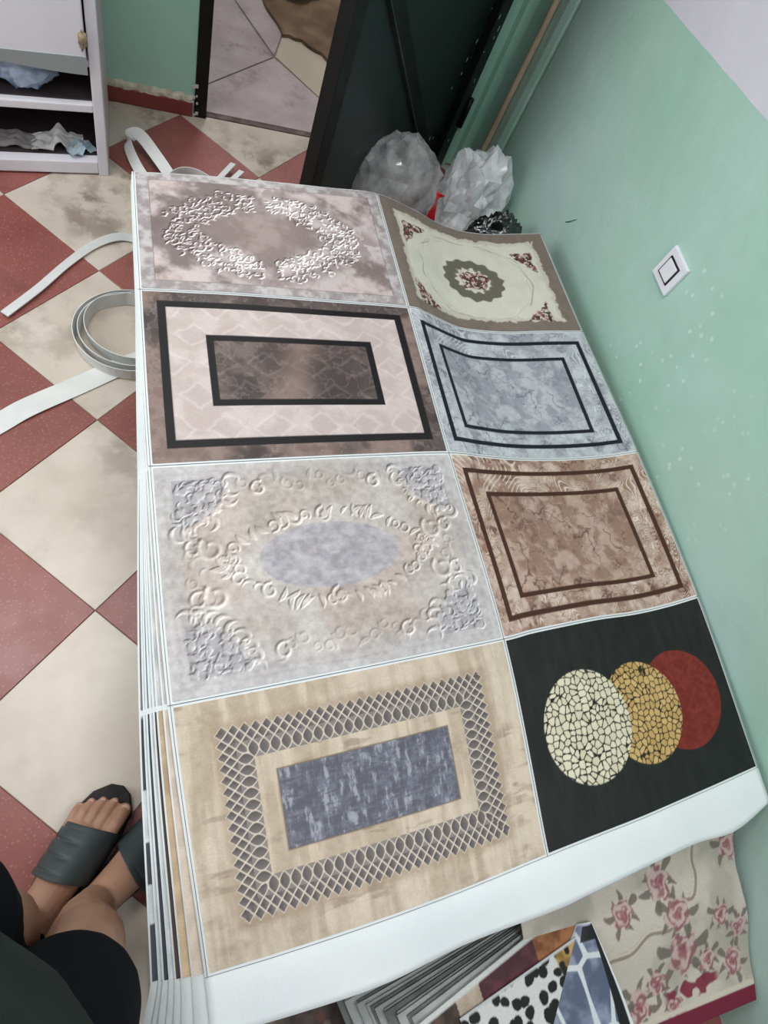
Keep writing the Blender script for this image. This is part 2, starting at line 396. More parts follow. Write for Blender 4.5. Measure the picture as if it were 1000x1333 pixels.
# leaf: hinge at right jamb, swung into the room
HX, HY = 1.030, 2.040; TX, TY = 0.400, 1.445
Ld = math.hypot(TX - HX, TY - HY); ang = math.atan2(TY - HY, TX - HX)
door = empty('door_1', (HX, HY, 0), 'dark green metal door with diagonal brace, swung open into the room', None)
door.rotation_euler = (0, 0, ang); door['kind'] = 'structure'
def dbox(name, lo, hi, m, bev=0.002, parent=door):
    return box(name, lo, hi, m, parent, bev)
# local: x along leaf, y>0 is the face that looks at the viewer
Z0, Z1 = 0.012, 1.99
dbox('door_panel', (0.012, -0.008, Z0), (Ld - 0.004, 0.004, Z1), m_dgreen)
dbox('stile', (0.0, -0.012, Z0), (0.075, 0.030, Z1), m_black)
dbox('stile', (Ld - 0.050, -0.012, Z0), (Ld, 0.026, Z1), m_black)
dbox('rail', (0.075, -0.010, Z0), (Ld - 0.05, 0.024, Z0 + 0.05), m_black)
dbox('rail', (0.075, -0.010, Z1 - 0.05), (Ld - 0.05, 0.024, Z1), m_black)
dbox('rail', (0.075, -0.010, 0.83), (Ld - 0.05, 0.022, 0.87), m_black)
# diagonal brace as an angle bar, lower part
a0, a1 = Vector((0.085, 0.0, 0.035)), Vector((Ld - 0.055, 0.0, 0.825))
bm = bmesh.new(); t = (a1 - a0).normalized(); n = Vector((-t.z, 0, t.x)); w = 0.020
vs = [(a0 + n * s * w + Vector((0, h, 0)), a1 + n * s * w + Vector((0, h, 0))) for s, h in ((-1, 0.003), (1, 0.003), (1, 0.018), (-1, 0.018))]
A = [bm.verts.new(p[0]) for p in vs]; B = [bm.verts.new(p[1]) for p in vs]
for i in range(4): bm.faces.new((A[i], A[(i + 1) % 4], B[(i + 1) % 4], B[i]))
bm.faces.new(A); bm.faces.new(B); from_bm('brace', bm, m_black, door)
bm = bmesh.new()  # brighter strip along one edge of the brace
vs = [(a0 + n * s + Vector((0, h, 0)), a1 + n * s + Vector((0, h, 0))) for s, h in ((-w - 0.002, 0.0042), (-w + 0.001, 0.0042), (-w + 0.001, 0.0185), (-w - 0.002, 0.0185))]
A = [bm.verts.new(p[0]) for p in vs]; B = [bm.verts.new(p[1]) for p in vs]
for i in range(4): bm.faces.new((A[i], A[(i + 1) % 4], B[(i + 1) % 4], B[i]))
bm.faces.new(A); bm.faces.new(B); from_bm('brace_edge', bm, mat('pale_metal_edge', (70, 80, 78), (40, 48, 46), scale=30, rough=0.4), door)
a0, a1 = Vector((Ld - 0.055, 0.0, 0.88)), Vector((0.085, 0.0, 1.93))
bm = bmesh.new(); t = (a1 - a0).normalized(); n = Vector((-t.z, 0, t.x))
vs = [(a0 + n * s * w + Vector((0, h, 0)), a1 + n * s * w + Vector((0, h, 0))) for s, h in ((-1, 0.003), (1, 0.003), (1, 0.018), (-1, 0.018))]
A = [bm.verts.new(p[0]) for p in vs]; B = [bm.verts.new(p[1]) for p in vs]
for i in range(4): bm.faces.new((A[i], A[(i + 1) % 4], B[(i + 1) % 4], B[i]))
bm.faces.new(A); bm.faces.new(B); from_bm('brace', bm, m_black, door)
bm = bmesh.new(); rnd = random.Random(12)
for k in range(16):
    xx = rnd.uniform(0.02, 0.16); z = rnd.uniform(0.12, 0.62); hh = rnd.uniform(0.003, 0.016); y = 0.0305 if xx < 0.072 else 0.0045
    bm_box(bm, (xx, y - .0008, z), (xx + 0.0022, y + 0.0006, z + hh))
from_bm('paint_chip', bm, m_chip, door)
m_steel = mat('worn_steel', (120, 122, 124), (90, 92, 94), scale=20, rough=0.35, metal=0.8)
bm = bmesh.new(); bmesh.ops.create_cone(bm, cap_ends=True, segments=14, radius1=0.009, radius2=0.009, depth=0.10, matrix=Matrix.Translation((0.0, 0.034, 0.22)))
bmesh.ops.create_cone(bm, cap_ends=True, segments=14, radius1=0.009, radius2=0.009, depth=0.10, matrix=Matrix.Translation((0.0, 0.034, 1.65)))
from_bm('hinge', bm, m_black, door, True)
bm = bmesh.new(); bm_box(bm, (Ld - 0.045, 0.026, 0.96), (Ld - 0.015, 0.032, 1.12), 0.002); tube_bm(bm, [(Ld - .03, .03, 1.06), (Ld - .03, .07, 1.06), (Ld - .12, .075, 1.06)], 0.008)
from_bm('handle', bm, m_steel, door)

# conduit in the corner
m_tan = mat('bare_conduit', (168, 148, 124), (188, 168, 142), scale=14, rough=0.55)
bm = bmesh.new(); tube_bm(bm, [(XW - 0.0235, 1.905, z) for z in np.linspace(0.0, ZC, 20)], 0.0105, 10)
cd = from_bm('wall_conduit', bm, m_tan, None, True)
tag(cd, 'thin tan conduit pipe running up the green wall near the corner', 'pipe')
for z in (0.85, 1.4, 1.9, 2.4):
    adopt(box('pipe_clip', (XW - 0.034, 1.896, z), (XW - 0.008, 1.914, z + 0.014), mat('clip_plastic', (190, 190, 180), rough=0.5), None, 0.002), cd)

# wall switch
sw = empty('light_switch', (XW, 0.932, 0.602), 'white square light switch with a black inner frame on the green wall', 'light switch')
m_plastic = mat('white_switch_plastic', (226, 226, 234), (232, 232, 238), scale=5, rough=0.3, spec=0.5)
m_blackpl = mat('black_switch_frame', (22, 22, 26), rough=0.35)
def swbox(name, hw, d0, d1, m, bev): return adopt(box(name, (XW - d1, 0.932 - hw, 0.602 - hw), (XW - d0, 0.932 + hw, 0.602 + hw), m, None, bev), sw)
bm = bmesh.new(); tube_bm(bm, [(XW - .0004, 1.345, .372), (XW - .0006, 1.332, .384), (XW - .0004, 1.326, .392), (XW - .0006, 1.312, .410)], [.0012, .0022, .0016, .001], 6)
wm = from_bm('wall_scratch', bm, mat('dark_scuff', (70, 96, 84), rough=.8)); wm.parent = bpy.data.objects['wall_right']
swbox('plate', 0.0395, 0.0, 0.010, m_plastic, 0.003)
swbox('inner_frame', 0.0235, 0.010, 0.0125, m_blackpl, 0.0006)
swbox('rocker', 0.0195, 0.0105, 0.0150, m_plastic, 0.0015)

# ------------------------------------------------------------------ printed sheets: surface of the pile
NET = np.array([
 [(-0.02, 1.287, 0.355), (0.115, 1.289, 0.371), (0.263, 1.291, 0.383), (0.417, 1.294, 0.392), (0.542, 1.297, 0.397), (0.653, 1.299, 0.368), (0.727, 1.299, 0.342), (0.8, 1.298, 0.328), (0.886, 1.302, 0.326), (0.965, 1.304, 0.338), (1.055, 1.305, 0.355)],
 [(-0.012, 0.952, 0.355), (0.084, 0.952, 0.362), (0.186, 0.953, 0.368), (0.374, 0.954, 0.374), (0.566, 0.954, 0.38), (0.616, 0.954, 0.368), (0.681, 0.954, 0.342), (0.737, 0.953, 0.327), (0.846, 0.955, 0.325), (0.97, 0.956, 0.342), (1.077, 0.956, 0.355)],
 [(-0.001, 0.551, 0.355), (0.119, 0.556, 0.361), (0.249, 0.561, 0.367), (0.407, 0.568, 0.371), (0.585, 0.575, 0.373), (0.683, 0.578, 0.354), (0.786, 0.582, 0.336), (0.902, 0.587, 0.329), (1.003, 0.591, 0.334), (1.059, 0.594, 0.343), (1.111, 0.596, 0.355)],
 [(0.018, 0.14, 0.357), (0.143, 0.149, 0.352), (0.282, 0.159, 0.35), (0.442, 0.171, 0.348), (0.622, 0.185, 0.348), (0.683, 0.193, 0.347), (0.751, 0.199, 0.346), (0.852, 0.207, 0.342), (0.959, 0.211, 0.338), (1.048, 0.219, 0.342), (1.130, 0.23, 0.354)],
 [(0.053, -0.211, 0.356), (0.166, -0.208, 0.36), (0.293, -0.202, 0.364), (0.43, -0.192, 0.366), (0.594, -0.176, 0.365), (0.65, -0.171, 0.364), (0.71, -0.166, 0.363), (0.806, -0.158, 0.361), (0.911, -0.147, 0.358), (1.01, -0.136, 0.356), (1.118, -0.123, 0.354)],
 [(0.058, -0.279, 0.346), (0.171, -0.282, 0.346), (0.298, -0.28, 0.346), (0.435, -0.263, 0.346), (0.6, -0.255, 0.346), (0.656, -0.249, 0.346), (0.716, -0.242, 0.346), (0.812, -0.231, 0.346), (0.917, -0.22, 0.346), (1.016, -0.218, 0.346), (1.124, -0.187, 0.346)]])
ROWS = []
for row in NET:
    d = catmull(row, 12)                                  # dense polyline, node k*12 is control k
    a, b = d[:4 * 12 + 1], d[4 * 12:]
    def par(q):
        s = np.concatenate([[0], np.cumsum(np.linalg.norm(np.diff(q, axis=0), axis=1))]); return s / s[-1]
    ROWS.append((np.concatenate([par(a), 1 + par(b)[1:]]), d))
def surf(u, v):
    """u 0..1 left column of mats, 1..2 right column; v 0..4 the four rows, 4..5 white hem. arrays of one shape -> (...,3)"""
    u = np.asarray(u, float); v = np.asarray(v, float)
    P_ = np.stack([np.stack([np.interp(u, s, d[:, k]) for k in range(3)], -1) for s, d in ROWS])     # (6,...,3)
    ku = np.array([0, 1, 2, 3, 4, 4.22]) ; ext = np.clip(v, 0, 5)
    i = np.clip(np.floor(ext).astype(int), 0, 4); t = (ext - i)[..., None]
    def g(k): return np.take_along_axis(P_, np.clip(k, 0, 5)[None, ..., None].repeat(3, -1), 0)[0]
    p0, p1, p2, p3 = g(i - 1), g(i), g(i + 1), g(i + 2)
    h = np.diff(ku); hi = h[i][..., None]; hp = h[np.clip(i - 1, 0, 4)][..., None]; hn = h[np.clip(i + 1, 0, 4)][..., None]
    m1 = np.where((i > 0)[..., None], (p2 - p0) / (hp + hi) * hi, p2 - p1); m2 = np.where((i < 4)[..., None], (p3 - p1) / (hi + hn) * hi, p2 - p1)
    return (2 * t**3 - 3 * t**2 + 1) * p1 + (t**3 - 2 * t**2 + t) * m1 + (-2 * t**3 + 3 * t**2) * p2 + (t**3 - t**2) * m2

# ------------------------------------------------------------------ numpy print shop
def vnoise(x, y, seed):
    T = np.random.RandomState(seed).rand(64, 64)
    xi = np.floor(x).astype(int); yi = np.floor(y).astype(int); fx = x - xi; fy = y - yi
    fx = fx * fx * (3 - 2 * fx); fy = fy * fy * (3 - 2 * fy)
    g = lambda a, b: T[a % 64, b % 64]
    return (g(xi, yi) * (1 - fx) + g(xi + 1, yi) * fx) * (1 - fy) + (g(xi, yi + 1) * (1 - fx) + g(xi + 1, yi + 1) * fx) * fy
def fbm(x, y, s, seed, octv=4, gain=0.55):
    a = 1.0; tot = 0; out = 0
    for k in range(octv):
        out = out + a * vnoise(x * s * 2**k + 17.3 * k, y * s * 2**k + 9.1 * k, seed + k); tot += a; a *= gain
    return out / tot
def ss(x, a, b): t = np.clip((x - a) / (b - a), 0, 1); return t * t * (3 - 2 * t)
def mixc(A, B, t): return np.asarray(A, float) * (1 - t[..., None]) + np.asarray(B, float) * t[..., None]
def over(img, col, t): return img * (1 - t[..., None]) + np.asarray(col, float) * t[..., None]
def frame_mask(x, y, r0, w, soft=0.0008):
    """rectangular line of width w just inside r0=(x0,y0,x1,y1)"""
    d = np.minimum.reduce([x - r0[0], r0[2] - x, y - r0[1], r0[3] - y])
    return ss(d, -soft, soft) * (1 - ss(d, w - soft, w + soft)), d
def voronoi(x, y, s, seed, jit=0.9):
    R_ = np.random.RandomState(seed).rand(64, 64, 2)
    X_ = x * s; Y_ = y * s; xi = np.floor(X_).astype(int); yi = np.floor(Y_).astype(int)
    f1 = np.full(x.shape, 9.0); f2 = np.full(x.shape, 9.0); idv = np.zeros(x.shape)
    for dx in (-1, 0, 1):
        for dy in (-1, 0, 1):
            q = R_[(xi + dx) % 64, (yi + dy) % 64]
            d = np.hypot(xi + dx + .5 + jit * (q[..., 0] - .5) - X_, yi + dy + .5 + jit * (q[..., 1] - .5) - Y_)
            new = d < f1; f2 = np.where(new, f1, np.minimum(f2, d)); idv = np.where(new, q[..., 0], idv); f1 = np.where(new, d, f1)
    return f1, f2, idv
def stamp(h, x, y, cx, cy, size, ang, kind):
    """raise one relief motif in the height picture h"""
    x0, dx, y0, dy = x[0, 0], x[0, 1] - x[0, 0], y[0, 0], y[1, 0] - y[0, 0]
    i0, i1 = int((cx - 1.5 * size - x0) / dx), int((cx + 1.5 * size - x0) / dx) + 2; j0, j1 = int((cy - 1.5 * size - y0) / dy), int((cy + 1.5 * size - y0) / dy) + 2
    i0, j0 = max(i0, 0), max(j0, 0); i1, j1 = min(i1, x.shape[1]), min(j1, x.shape[0])
    if i1 <= i0 or j1 <= j0: return
    X_ = (x[j0:j1, i0:i1] - cx) / size; Y_ = (y[j0:j1, i0:i1] - cy) / size
    c, s = math.cos(ang), math.sin(ang); a = c * X_ + s * Y_; b = -s * X_ + c * Y_
    if kind == 'scroll':
        r = np.hypot(a, b); th = np.arctan2(b, a); rr = 0.35 + 0.5 * (th + math.pi) / (2 * math.pi)
        v = np.exp(-((r - rr) / 0.15)**2) * ss(1.2 - r, 0, .3)
    elif kind == 'leaf':
        wv = 0.34 * np.sin(np.clip((a + 1) / 2, 0, 1) * math.pi) ** 0.8; bb = b - 0.25 * a * a
        v = ss(wv - np.abs(bb), -0.02, 0.16) * (np.abs(a) < 1) * (0.75 + 0.25 * np.clip(np.abs(bb) / 0.1, 0, 1))
    elif kind == 'crescent':
        r = np.hypot(a, b); r2 = np.hypot(a - 0.38, b); v = ss(1 - r, 0, .25) * ss(r2 - 0.72, 0, .2)
    else:
        v = ss(1 - np.hypot(a, b), 0, 0.5)
    h[j0:j1, i0:i1] = np.maximum(h[j0:j1, i0:i1], v)
def relief(h, sx=1.0, sy=1.0):
    gy, gx = np.gradient(h); return np.clip(-(gx * sx + gy * sy) * 1.6, -1, 1)

def paint_silver(s, t, W, H_):
    x, y = s * W, t * H_
    f = fbm(x, y, 11, 3, 5, .62); f2 = fbm(x, y, 40, 8)
    big = ss(f * 0.75 + f2 * 0.25, 0.38, 0.60)
    img = mixc((126, 112, 110), (196, 184, 182), big)
    ex = (s - 0.47) / 0.45; ey = (t - 0.50) / 0.43
    r = np.abs(ex)**1.25 + np.abs(ey)**1.25
    img = over(img, (140, 124, 119), 0.7 * ss(0.62 - r, 0, .3))
    img = over(img, (112, 96, 94), 0.45 * ss(0.28 - np.abs(r - 0.95), 0, .25) * (f2 > .45))
    img = over(img, (206, 188, 184), 0.45 * ss(r - 1.25, 0, .3) * ss(f, 0.38, .5))
    h = np.zeros_like(x); rnd = random.Random(5); m = np.zeros_like(x)
    for i in range(30):
        for j in range(19):
            px = W * (0.09 + 0.76 * (i + .5) / 30); py = H_ * (0.14 + 0.74 * (j + .5) / 19)
            rr = abs((px / W - .47) / .45)**1.25 + abs((py / H_ - .5) / .43)**1.25
            if not 0.48 < rr < 1.06: continue
            if abs(px / W - .47) < 0.022 or (abs(py / H_ - .5) < 0.008): continue
            k = rnd.choice(['leaf', 'crescent', 'leaf', 'crescent', 'leaf'])
            if rnd.random() < .18: continue
            for q in range(2):
                stamp(h, x, y, px + rnd.uniform(-.006, .006), py + rnd.uniform(-.006, .006), rnd.uniform(.006, .0095), (i % 2) * math.pi + rnd.uniform(-.9, .9) + q * 2.1, k)
    e = relief(h, 1.0, 1.2)
    img = img + (h * 14)[..., None] + np.clip(e, 0, 1)[..., None] * np.array([112, 118, 120]) + np.clip(e, -1, 0)[..., None] * 74
    fm, d = frame_mask(x, y, (0.026, 0.022, W - .026, H_ - .022), .0016)
    band = (d < 0)
    img = np.where(band[..., None], mixc((150, 140, 140), (190, 184, 184), ss(fbm(x, y, 60, 21, 4), .3, .7)), img)
    img = over(img, (112, 98, 96), fm * 0.7)
    return img
def paint_rose(s, t, W, H_):
    x, y = s * W, t * H_
    img = np.zeros(x.shape + (3,)) + (122, 110, 101); img += ((fbm(x, y, 60, 2, 3) - .5) * 16)[..., None]
    d = np.minimum.reduce([x - .034, W - .034 - x, y - .032, H_ - .030 - y]) + (fbm(x, y, 70, 5, 3) - .5) * .018
    img = over(img, (196, 190, 176), ss(d, -.002, .003))
    img = over(img, (208, 205, 190), ss(d, .010, .016))
    img += (ss(d, 0, .01) * (fbm(x, y, 30, 7) - .5) * 16)[..., None]
    cx, cy = 0.497 * W, 0.525 * H_
    ax, ay = (x - cx), (y - cy); th = np.arctan2(ay / .75, ax)
    rr = np.hypot(ax / 0.092, ay / 0.072) + 0.05 * np.sin(th * 14) + 0.06 * (fbm(x, y, 60, 9, 2) - .5)
    img = over(img, (104, 99, 86), ss(1.0 - rr, -.03, .03) * ss(rr - .60, -.03, .03))
    img = over(img, (116, 110, 94), ss(.62 - rr, 0, .03) * ss(rr - .52, 0, .05) * (fbm(x, y, 90, 3, 2) > .5))
    for rad, wv, sd in ((1.85, .035, 1), (1.80, .02, 4)):
        ln = np.abs(np.hypot(ax / .092, ay / .072) * (1 - .05 * np.abs(np.sin(2 * th))) - rad - .10 * np.sin(th * 9 + sd) * fbm(x, y, 20, sd, 2))
        img = over(img, (150, 145, 128), .7 * ss(wv - ln, 0, .03) * ss(fbm(x, y, 24, sd + 30, 2), .35, .5))
    def flowers(m, seed):
        f1, f2, idv = voronoi(x, y, 120, seed); n = fbm(x, y, 160, seed + 4, 2)
        c = np.where((idv < .42)[..., None], (92, 56, 60), np.where((idv < .62)[..., None], (138, 92, 92), np.where((idv < .76)[..., None], (58, 50, 44), (190, 168, 156))))
        c = c * (0.8 + .35 * n)[..., None]
        return over(img, c, m * (n > .30))
    n1 = fbm(x, y, 45, 77, 2)
    img = flowers(ss(.05 + 1 - np.hypot(ax / .046, ay / .034) + .7 * (n1 - .5), 0, .08), 31)
    for (qx, qy, sx, sy) in ((.105, .19, 1, 1), (.885, .22, -1, 1), (.095, .90, 1, -1), (.865, .90, -1, -1)):
        px = (x - qx * W) * sx; py = (y - qy * H_) * sy
        m = np.minimum.reduce([px + .004, py + .004, (0.058 - px * .85 - py * .85)]) + (n1 - .5) * .02
        img = flowers(ss(m, 0, .003), 41 + int(qx * 10) + int(qy * 7))
    return img
def snake(x, y, sc, seed):
    wx = x + .020 * (fbm(x, y, 24, seed) - .5); wy = y + .020 * (fbm(x, y, 24, seed + 5) - .5)
    a = (wx * sc); b = (wy * sc * 1.25)
    bi = np.floor(b); a2 = a + .5 * (bi % 2); da = np.abs(a2 - np.floor(a2) - .5); db = np.abs(b - bi - .5)
    dia = da * 1.0 + db * 1.0
    return ss(.36 - dia, -.04, .04), np.exp(-((dia - .40) / .05)**2)
def paint_snake(s, t, W, H_):
    x, y = s * W, t * H_
    f = fbm(x, y, 11, 13); g = fbm(x, y, 45, 14, 3)
    img = mixc((82, 72, 70), (132, 112, 105), ss(f, .35, .66)); img += ((g - .5) * 42)[..., None]
    img = over(img, (150, 138, 134), .35 * (np.abs(g - .5) < .03))
    r1 = (.046 * W, .062 * H_, .958 * W, .928 * H_)
    fm, d = frame_mask(x, y, r1, .0165)
    dia, edg = snake(x, y, 11.0, 3)
    fld = mixc((186, 171, 167), (200, 186, 182), ss(fbm(x, y, 25, 23), .35, .65))
    fld = over(fld, (178, 166, 162), dia * .38 * ss(fbm(x, y, 30, 203), .3, .6)); fld = over(fld, (222, 210, 208), edg * .40)
    fld = over(fld, (190, 172, 168), .35 * (np.abs(fbm(x, y, 36, 29, 3) - .5) < .025))
    img = np.where((d > .006)[..., None], fld, img); img = over(img, (26, 22, 24), fm)
    r2 = (.200 * W, .282 * H_, .806 * W, .708 * H_)
    fm, d = frame_mask(x, y, r2, .0145)
    dia, edg = snake(x, y, 11.0, 8)
    bandv = np.exp(-(((s - .5) + .25 * (t - .5)) / .07)**2)
    inn = mixc((74, 64, 62), (112, 98, 94), ss(f * .7 + g * .3, .38, .62)); inn = over(inn, (146, 122, 112), .6 * bandv)
    inn = over(inn, (60, 54, 54), dia * .35 * (1 - bandv)); inn = over(inn, (134, 122, 120), edg * .35)
    inn = over(inn, (140, 128, 126), .35 * (np.abs(g - .5) < .03))
    img = np.where((d > .005)[..., None], inn, img); img = over(img, (24, 21, 24), fm)
    return img
def marble(dark, mid, light, line, wisp, frames):
    def paint(s, t, W, H_):
        x, y = s * W, t * H_
        w1 = fbm(x, y, 12, 51); w2 = fbm(x + .05, y, 12, 57)
        n = fbm(x + .05 * w1, y + .05 * w2, 24, 61, 5, .62)
        img = mixc(mid, light, ss(n, .40, .60))
        vein = np.exp(-(np.abs(fbm(x + .04 * w2, y + .04 * w1, 20, 71, 4) - .5) / .020)**2) * ss(fbm(x, y, 13, 75), .40, .56)
        img = over(img, dark, .8 * vein)
        img = over(img, dark, .3 * ss(fbm(x, y, 34, 81, 3) * .6 + w1 * .4, .58, .70)); v2 = np.exp(-(np.abs(fbm(x + .03 * w1, y + .03 * w2, 26, 171, 4) - .5) / .012)**2) * ss(fbm(x, y, 14, 175), .45, .6); img = over(img, dark, .55 * v2); img = over(img, light, .6 * np.exp(-(np.abs(fbm(x, y, 20, 181, 3) - .47) / .015)**2)); img += ((fbm(x, y, 100, 183, 2) - .5) * 18)[..., None]
        r1 = (.035 * W, .078 * H_, .957 * W, .933 * H_); r2 = (.118 * W, .218 * H_, .838 * W, .828 * H_)
        fm1, d1 = frame_mask(x, y, r1, .0115); fm2, d2 = frame_mask(x, y, r2, .0105)
        # combed wisps outside the inner frame: bundles of fine curves
        th = 3.2 * fbm(x, y, 5.5, 91, 2); ph = x * np.cos(th * 2.2) + y * np.sin(th * 2.2) + .05 * fbm(x, y, 8, 93, 2)
        st = np.exp(-((np.abs((ph * 70) % 1 - .5)) / .13)**2) * ss(fbm(x, y, 24, 97, 3), .46, .54)
        img = over(img, wisp, st * (d2 < 0)); img = over(img, wisp, .45 * ss(fbm(x, y, 34, 195, 3), .52, .64) * (d2 < 0))
        img = over(img, dark, .45 * np.exp(-((np.abs((ph * 70 + .3) % 1 - .5)) / .08)**2) * ss(fbm(x, y, 24, 99, 3), .52, .6) * (d2 < 0))
        img = over(img, line, fm1); img = over(img, line, fm2)
        return img
    return paint
paint_grey_marble = marble((104, 104, 114), (150, 152, 160), (180, 182, 188), (18, 20, 32), (206, 210, 212), None)
paint_brown_marble = marble((86, 58, 48), (146, 116, 101), (178, 152, 138), (66, 36, 24), (218, 204, 190), None)
def paint_medallion(s, t, W, H_):
    x, y = s * W, t * H_
    f = fbm(x, y, 8, 111); g = fbm(x * 1.0, y * 3.0, 40, 113, 3)
    img = mixc((180, 170, 162), (200, 192, 186), ss(f, .35, .65)); img += ((g - .5) * 18)[..., None]
    img = over(img, (192, 172, 164), .5 * ss(fbm(x, y, 10, 117), .52, .66))
    ax, ay = (s - .50) * W, (t - .475) * H_
    cr = np.hypot(ax / .31, ay / .21); img = over(img, (198, 196, 198), .75 * ss(cr, .72, 1.05))
    edge = np.minimum.reduce([x, W - x, y, H_ - y])
    for q, wv in ((.028, .006), (.016, .004)):
        img = over(img, (176, 170, 170), .55 * np.exp(-((edge - q) / wv)**2) * ss(g, .3, .5))
    ov = np.hypot(ax / .128, ay / .062)
    ctr = mixc((168, 163, 168), (184, 180, 184), ss(fbm(x * .8, y * 1.6, 60, 121, 3), .3, .7))
    img = np.where((ov < 1)[..., None], ctr, img)
    h = np.zeros_like(x); rnd = random.Random(15); cm = np.zeros_like(x)
    # lens-shaped wreath round the centre
    for k in range(46):
        a = 2 * math.pi * k / 46; ex = .172 * math.cos(a); ey = .084 * math.sin(a) * (.72 + .28 * abs(math.sin(a)))
        tip = abs(math.cos(a))**6 * .018; px = .5 * W + ex + math.copysign(tip, ex); py = .475 * H_ + ey
        stamp(h, x, y, px + rnd.uniform(-.004, .004), py + rnd.uniform(-.004, .004), rnd.uniform(.010, .017), a + rnd.uniform(-.8, .8), rnd.choice(['leaf', 'leaf', 'crescent', 'scroll']))
    for sx in (-1, 1):
        for q in range(7): stamp(h, x, y, .5 * W + sx * (.165 + q * .006), .475 * H_ + rnd.uniform(-1, 1) * (.03 - q * .004), .013, rnd.uniform(0, 6), rnd.choice(['leaf', 'scroll']))
        for sy in (-1, 1):
            for q in range(3): stamp(h, x, y, .5 * W + sx * (.062 + .012 * q), .475 * H_ + sy * (.082 - .003 * q), .018, sx * sy * (.6 + .3 * q), 'leaf')
    for sy in (-1, 1): stamp(h, x, y, .5 * W, .475 * H_ + sy * .078, .020, math.pi / 2, 'scroll'); stamp(h, x, y, .5 * W, .475 * H_ + sy * .078, .010, 0, 'dot')
    # corner foliage
    cmask = np.zeros_like(x)
    for sx in (0, 1):
        for sy in (0, 1):
            ccx = .055 * W if sx == 0 else .945 * W; ccy = .08 * H_ if sy == 0 else .92 * H_; ux = 1 if sx == 0 else -1; uy = 1 if sy == 0 else -1
            dd = np.hypot((x - ccx) * ux, (y - ccy) * uy); q = ((x - ccx) * ux > -.004) & ((y - ccy) * uy > -.004)
            cmask = np.maximum(cmask, ss(.092 - dd, 0, .012) * q)
            for k in range(95):
                r_ = .092 * math.sqrt(rnd.random()); a = rnd.uniform(0, math.pi / 2)
                stamp(h, x, y, ccx + ux * r_ * math.cos(a), ccy + uy * r_ * math.sin(a), rnd.uniform(.0065, .0105), rnd.uniform(0, 6.3), rnd.choice(['leaf', 'leaf', 'dot', 'crescent']))
            for k in range(9):
                a = k / 8 * math.pi / 2
                stamp(h, x, y, ccx + ux * .098 * math.cos(a), ccy + uy * .098 * math.sin(a), .017, rnd.uniform(0, 6), 'crescent')
            stamp(h, x, y, ccx + ux * .05, ccy + uy * .128, .026, 1, 'scroll'); stamp(h, x, y, ccx + ux * .022, ccy + uy * .125, .018, 2, 'scroll'); stamp(h, x, y, ccx + ux * .145, ccy + uy * .02, .018, 2, 'scroll')
    img = over(img, (160, 156, 160), .75 * cmask)
    img += ((fbm(x, y, 110, 119, 2) - .5) * 34)[..., None] + ((fbm(x, y * 2.2, 34, 219, 3) - .5) * 14)[..., None]
    h2 = np.zeros_like(x)
    for k in range(15):
        for sy in (.10, .86):
            stamp(h2, x, y, W * (.26 + .5 * k / 14), H_ * (sy + .035 * math.sin(k * 1.7)), rnd.uniform(.010, .018), rnd.uniform(0, 6), rnd.choice(['scroll', 'crescent', 'scroll', 'leaf']))
    for k in range(9):
        for sx in (.10, .90):
            stamp(h2, x, y, W * (sx + .02 * math.sin(k * 2.1)), H_ * (.34 + .32 * k / 8), rnd.uniform(.010, .017), rnd.uniform(0, 6), rnd.choice(['scroll', 'crescent']))
    e = relief(h, 1, 1.1); e2 = relief(h2, 1, 1.1)
    img = img + (h * 12)[..., None] + (np.clip(e, 0, 1) * 50 + np.clip(e, -1, 0) * 78)[..., None] + (np.clip(e2, 0, 1) * 20 + np.clip(e2, -1, 0) * 34)[..., None] * np.array([1, 1, .94])
    return img * .955
